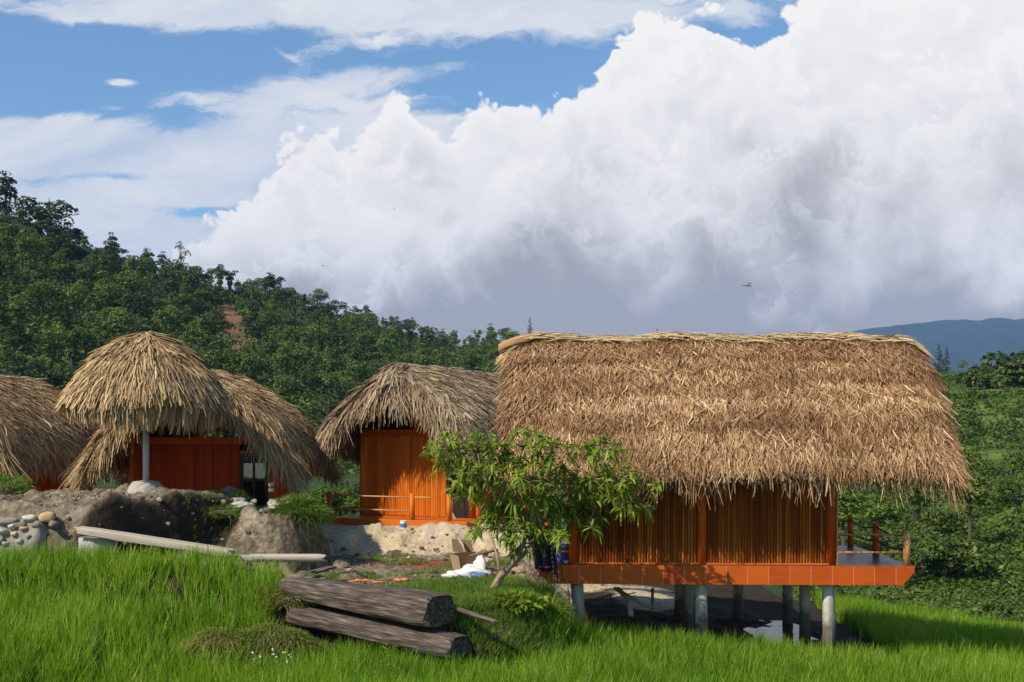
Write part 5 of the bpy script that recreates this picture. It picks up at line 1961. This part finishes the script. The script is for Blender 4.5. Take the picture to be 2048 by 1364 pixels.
# trees that stand out one by one
for (px_, t_, kd, var, mt, h, w, lab) in (
        (12, .97, 'tall', 0, 'deep', 15, 1.3, 'tallest slender dark tree on the skyline at the far left edge'),
        (98, .96, 'broad', 1, 'deep', 15, 1.25, 'big domed dark tree on the skyline with gaps of sky in its crown'),
        (140, .98, 'broad', 2, 'deep', 10, 1.0, 'airy tree on the skyline right of the big domed tree'),
        (362, .94, 'bare', 0, 'dry', 13, .8, 'thin brownish half bare tree near the skyline of the left hill'),
        (438, .98, 'broad', 0, 'deep', 9.5, .9, 'dark forked tree standing out on the ridge above the red slide'),
        (1024, .86, 'broad', 3, 'broad', 9, 1.1, 'rounded green tree on the low ridge left of the big roof'),
        (1060, .96, 'conifer', 0, 'deep', 12.5, .75, 'dark pointed conifer showing above the left end of the big roof'),
        (1128, .95, 'broad', 1, 'deep', 8.5, .9, 'low dark tree peeping over the big roof beside the pylons'),
        (1314, .95, 'conifer', 1, 'deep', 9.5, .7, 'little conifer tip peeping over the middle of the big roof'),
        (1878, .88, 'conifer', 0, 'deep', 6.6, 1.1, 'broad dark conifer beside the right end of the big roof'),
        (1893, .92, 'conifer', 1, 'deep', 6.8, .8, 'narrow conifer just right of the broad dark conifer'),
        (1925, .99, 'broad', 2, 'broad', 3.6, .8, 'small round tree alone on the right skyline'),
        (1995, .60, 'bush', 0, 'deep', 10.5, .95, 'large dark tree on the terraced slope at the right'),
        (2045, .64, 'bush', 1, 'deep', 11, .9, 'large dark tree cut by the right edge of the picture'),
        (2005, .93, 'bush', 2, 'deep', 5, 1.2, 'bushy dark tree on the right skyline above the terraces')):
    x, y = hill_at(px_, t_)
    put_tree(kd, var, mt, x, y, h, w, NAMES[kd], lab, 'tree', 'trees on the hills', R.uniform(0, 6), z=float(ground(x, y)) - (.24 * h if kd == 'bush' else 0))
G1 = {'broad': 'dark round crowned tree in the wood on the left hill', 'tall': 'slender layered tree with a pale trunk in the wood on the left hill', 'plume': 'light green feathery bamboo clump in the wood on the left hill'}
placed = []
cnt = 0
tries = 0
while cnt < 380 and tries < 16000:
    tries += 1
    px_ = R.uniform(-60, 1060)
    t_ = R.uniform(.03, 1.0) ** .8
    if cnt > 290:
        t_ = R.uniform(.88, 1.0)
    x, y = hill_at(px_, t_)
    gp = HY - (float(ground(x, y)) - CAMZ) / y * F
    if gp > 930:
        continue
    if abs(px_ - 466 - (gp - 660) * .28) < 34 and 600 < gp < 745:
        continue
    if any((px_ - a) ** 2 + ((gp - c_) * 1.3) ** 2 < (19 if cnt < 290 else 11) ** 2 for a, c_ in placed):
        continue
    placed.append((px_, gp))
    kd = R.choice(['broad', 'tall', 'plume'], p=[.46, .30, .24])
    mt = CROWN[kd][R.randint(len(CROWN[kd]))]
    if cnt > 290:
        kd = R.choice(['broad', 'tall'], p=[.7, .3])
        mt = 'deep' if R.rand() < .8 else 'broad'
    h = R.uniform(5.5, 10.5) * (.72 if cnt > 290 else 1.0)
    put_tree(kd, R.randint(len(KIND[kd])), mt, x, y, h, R.uniform(.8, 1.2), NAMES[kd], G1[kd], 'bamboo' if kd == 'plume' else 'tree', kd + ' trees of the left hill', R.uniform(0, 6))
    cnt += 1
G2 = {'broad': 'round green tree scattered in the valley right of the stilt hut', 'bush': 'leafy shrub on the valley slope right of the stilt hut', 'tall': 'slender tree rising from the valley scrub right of the stilt hut', 'plume': 'feathery light green clump in the valley right of the stilt hut'}
cnt = tries = 0
placed = []
while cnt < 52 and tries < 4000:
    tries += 1
    px_ = R.uniform(1660, 2110)
    t_ = R.rand() ** 1.6
    x, y = hill_at(px_, t_)
    gp = HY - (float(ground(x, y)) - CAMZ) / y * F
    if any((px_ - a) ** 2 + ((gp - c_) * 1.5) ** 2 < 26 ** 2 for a, c_ in placed):
        continue
    placed.append((px_, gp))
    low = gp > 930
    kd = R.choice(['broad', 'bush', 'tall', 'plume'], p=[.24, .50, .10, .16] if low else [.10, .84, .03, .03])
    mt = CROWN[kd][R.randint(len(CROWN[kd]))]
    mt = 'bright' if R.rand() < .55 else mt
    h = {'broad': R.uniform(2.8, 4.2), 'bush': R.uniform(2.2, 3.8) if low else R.uniform(1.5, 2.4), 'tall': R.uniform(3.8, 6), 'plume': R.uniform(2.8, 4.2)}[kd] * (1.0 if low else .9)
    put_tree(kd, R.randint(len(KIND[kd])), mt, x, y, h, R.uniform(.85, 1.25), NAMES[kd], G2[kd], 'shrub' if kd == 'bush' else 'tree', kd + ' growth of the right valley', R.uniform(0, 6))
    cnt += 1
# bushes at the end of the paddy
for (px_, py_, D, h, w, mt, lab) in ((1985, 1262, 37, 1.35, 1.05, 'bright', 'dense bright leafy bush at the edge of the paddy on the right'),
                                    (2052, 1272, 36, 1.2, 1.0, 'bright', 'bright leafy bush cut by the right edge at the end of the paddy'),
                                    (1830, 1232, 42, .9, 1.2, 'broad', 'low leafy plant at the back edge of the right paddy'),
                                    (1705, 1205, 44, 1.3, 1.2, 'bright', 'pale green shrub behind the right stilt at the paddy edge')):
    c = W(px_, py_, D)
    put_tree('bush', R.randint(3), mt, c.x, c.y, h, w, 'shrub', lab, 'shrub', None, R.uniform(0, 6))
# hedge like growth in the dip between the smaller huts
for (px_, py_, D, h, w, kd, mt, lab) in ((668, 1015, 41, 2.0, 1.2, 'bush', 'bright', 'green shrub filling the gap between the two middle huts'),
                                       (705, 985, 44, 2.6, .6, 'plume', 'broad', 'feathery plant rising beside the left corner of the orange wall'),
                                       (640, 1010, 46, 2.4, 1.2, 'bush', 'broad', 'darker shrub deep in the gap between the two middle huts'),
                                       (60, 800, 60, 5.0, 1.4, 'bush', 'bright', 'large rounded bush behind the parasol at the left'),
                                       (30, 790, 66, 5.6, 1.3, 'bush', 'broad', 'large dark bush behind the roof cut by the left edge')):
    c = W(px_, py_, D)
    put_tree(kd, 1, mt, c.x, c.y, h, w, NAMES[kd], lab, 'shrub', None, R.uniform(0, 6), z=float(ground(c.x, c.y)) if py_ > 900 else None)

# pylons on the far ridge
for px_, h, lab in ((1142, 8.6, 'leftmost thin pole with crossarms above the big roof'), (1163, 7.4, 'middle thin pole with crossarms above the big roof'), (1189, 6.6, 'rightmost thin pole with crossarms above the big roof')):
    x, y = hill_at(px_, .97)
    r_ = tag(empty('power_pole', (x, y, float(ground(x, y)) - .3)), lab, 'power pole', 'power poles on the far ridge')
    b = MB()
    b.tube([(0, 0, 0), (0, 0, h + .3)], [.16, .10], 8)
    b.build('pole', M['concrete'], r_, smooth=True)
    for z_ in (h - .2, h - 1.0):
        b = MB()
        b.box((-.75, -.06, z_), (.75, .06, z_ + .12))
        b.build('crossarm', M['concrete'], r_)


# the rest of the wood and scrub reads as one mass
def mass(name, px_rng, n, trange, size, per, mat_, label, seed, leaf, power=1.0, dens=None):
    R = np.random.RandomState(seed)
    px_ = R.uniform(px_rng[0], px_rng[1], n)
    t_ = trange[0] + (trange[1] - trange[0]) * R.rand(n) ** power
    x, y = hill_at(px_, t_)
    z = ground(x, y)
    gp = HY - (z - CAMZ) / y * F
    ok = ~((np.abs(px_ - 466 - (gp - 660) * .28) < 22) & (gp > 605) & (gp < 740))
    if dens is not None:
        ok &= dens(x, y, px_, gp)
    x, y, z = x[ok], y[ok], z[ok]
    n = len(x)
    s = size * R.uniform(.5, 1.4, n) * np.where(y < 120, .7, 1)
    v = unit(R.normal(0, 1, (n, per, 3)))
    v[..., 2] = np.abs(v[..., 2])
    p = np.stack([x, y, z], -1)[:, None] + v * (s[:, None] * R.uniform(.6, 1.08, (n, per)))[..., None] * np.array([1, 1, .85])
    nn = unit(v * .6 + np.array([0, 0, .45]) + R.normal(0, .4, (n, per, 3)))
    a = unit(np.cross(nn, R.normal(0, 1, (n, per, 3))))
    c = np.cross(nn, a)
    ls = leaf * R.uniform(.5, 1.35, (n, per))[..., None] * np.where(y < 120, .62, 1)[:, None, None]
    q = np.stack([p - a * ls, p - c * ls * .6, p + a * ls, p + c * ls * .6], 2)
    tint = np.clip(.36 + .5 * (R.rand(n)[:, None] - .5) + .35 * vnoise(x / 14, y / 14, seed)[:, None] + R.normal(0, .14, (n, per)), 0, 1)
    nq = n * per
    o = link(name, qmesh(name, q.reshape(-1, 3), np.arange(nq * 4).reshape(-1, 4), {'tint': ('FACE', tint.ravel())}), mat_)
    return tag(o, label, 'undergrowth', kind='stuff')


mass('forest_undergrowth', (-250, 1700), 8200, (.0, 1.03), 2.3, 34, M['scrub'], 'dense dark undergrowth of the wood covering the left hill', 4, .42)
mass('forest_undergrowth', (-250, 1060), 4200, (.88, 1.0), 1.7, 26, M['scrub'], 'leafy undergrowth along the crest of the left hill', 24, .36)
mass('valley_scrub', (1560, 2300), 9500, (0, 1.02), .95, 26, M['scrub'], 'green scrub covering the terraced slope on the right', 6, .22, 1.5, lambda x, y, p_, g: fbm(x / 9, y / 9, 15, 3) > np.where(g < 930, -.12, -.6))

# low growth between the paddy and the valley
n = 900
R = np.random.RandomState(31)
Y = R.uniform(34.5, 60, n)
X = R.uniform(.24, .50, n) * Y
Z = ground(X, Y)
per = 60
s_ = R.uniform(.35, .95, n)
v = unit(R.normal(0, 1, (n, per, 3)))
v[..., 2] = np.abs(v[..., 2])
p = np.stack([X, Y, Z], -1)[:, None] + v * (s_[:, None] * R.uniform(.5, 1.08, (n, per)))[..., None]
nn = unit(v * .6 + np.array([0, 0, .45]) + R.normal(0, .4, (n, per, 3)))
a = unit(np.cross(nn, R.normal(0, 1, (n, per, 3))))
c_ = np.cross(nn, a)
ls = .085 * R.uniform(.5, 1.35, (n, per))[..., None]
q = np.stack([p - a * ls, p - c_ * ls * .6, p + a * ls, p + c_ * ls * .6], 2)
tint = np.clip(.42 + .5 * (R.rand(n)[:, None] - .5) + R.normal(0, .14, (n, per)), 0, 1)
tag(link('paddy_edge_scrub', qmesh('paddy_edge_scrub', q.reshape(-1, 3), np.arange(n * per * 4).reshape(-1, 4), {'tint': ('FACE', tint.ravel())}), M['scrub']), 'low green scrub behind the right paddy', 'undergrowth', kind='stuff')

# small stones and clods strewn over the dug earth
R = np.random.RandomState(41)
b = MB()
for k in range(1300):
    r_ = R.rand()
    if r_ < .55:
        x, y = R.uniform(-13, -5), R.uniform(22.6, 27.5)
    elif r_ < .68:
        x, y = R.uniform(-4.6, .8), R.uniform(29.0, 30.8)
    else:
        x, y = R.uniform(-4.4, 1.2), R.uniform(22.3, 29)
    s_ = .012 + .055 * R.rand() ** 4
    b.cur = R.rand()
    lump(b, (x, y, float(ground(x, y)) + float(clods(np.array([x]), np.array([y]))[0]) * .1 + .02), (s_ * 1.3, s_, s_ * .8), k, 6, .25, pw=.7)
tag(b.build('gravel', M['clod']), 'small stones and clods strewn over the dug earth', 'gravel', kind='stuff')

# ------------------------------------------------------------------ air
b = MB()
b.box((-2500, -60, -70), (10500, 6800, 860))
m, t = material('haze')
pv = t.n('ShaderNodeVolumePrincipled')
pv.inputs['Color'].default_value = (.34, .56, 1.0, 1)
pv.inputs['Density'].default_value = 8e-5
o_ = t.n('ShaderNodeOutputMaterial')
t.link(pv.outputs[0], o_.inputs['Volume'])
hz = b.build('haze', m)
tag(hz, 'thin blue haze filling the valley air', 'haze', kind='stuff')
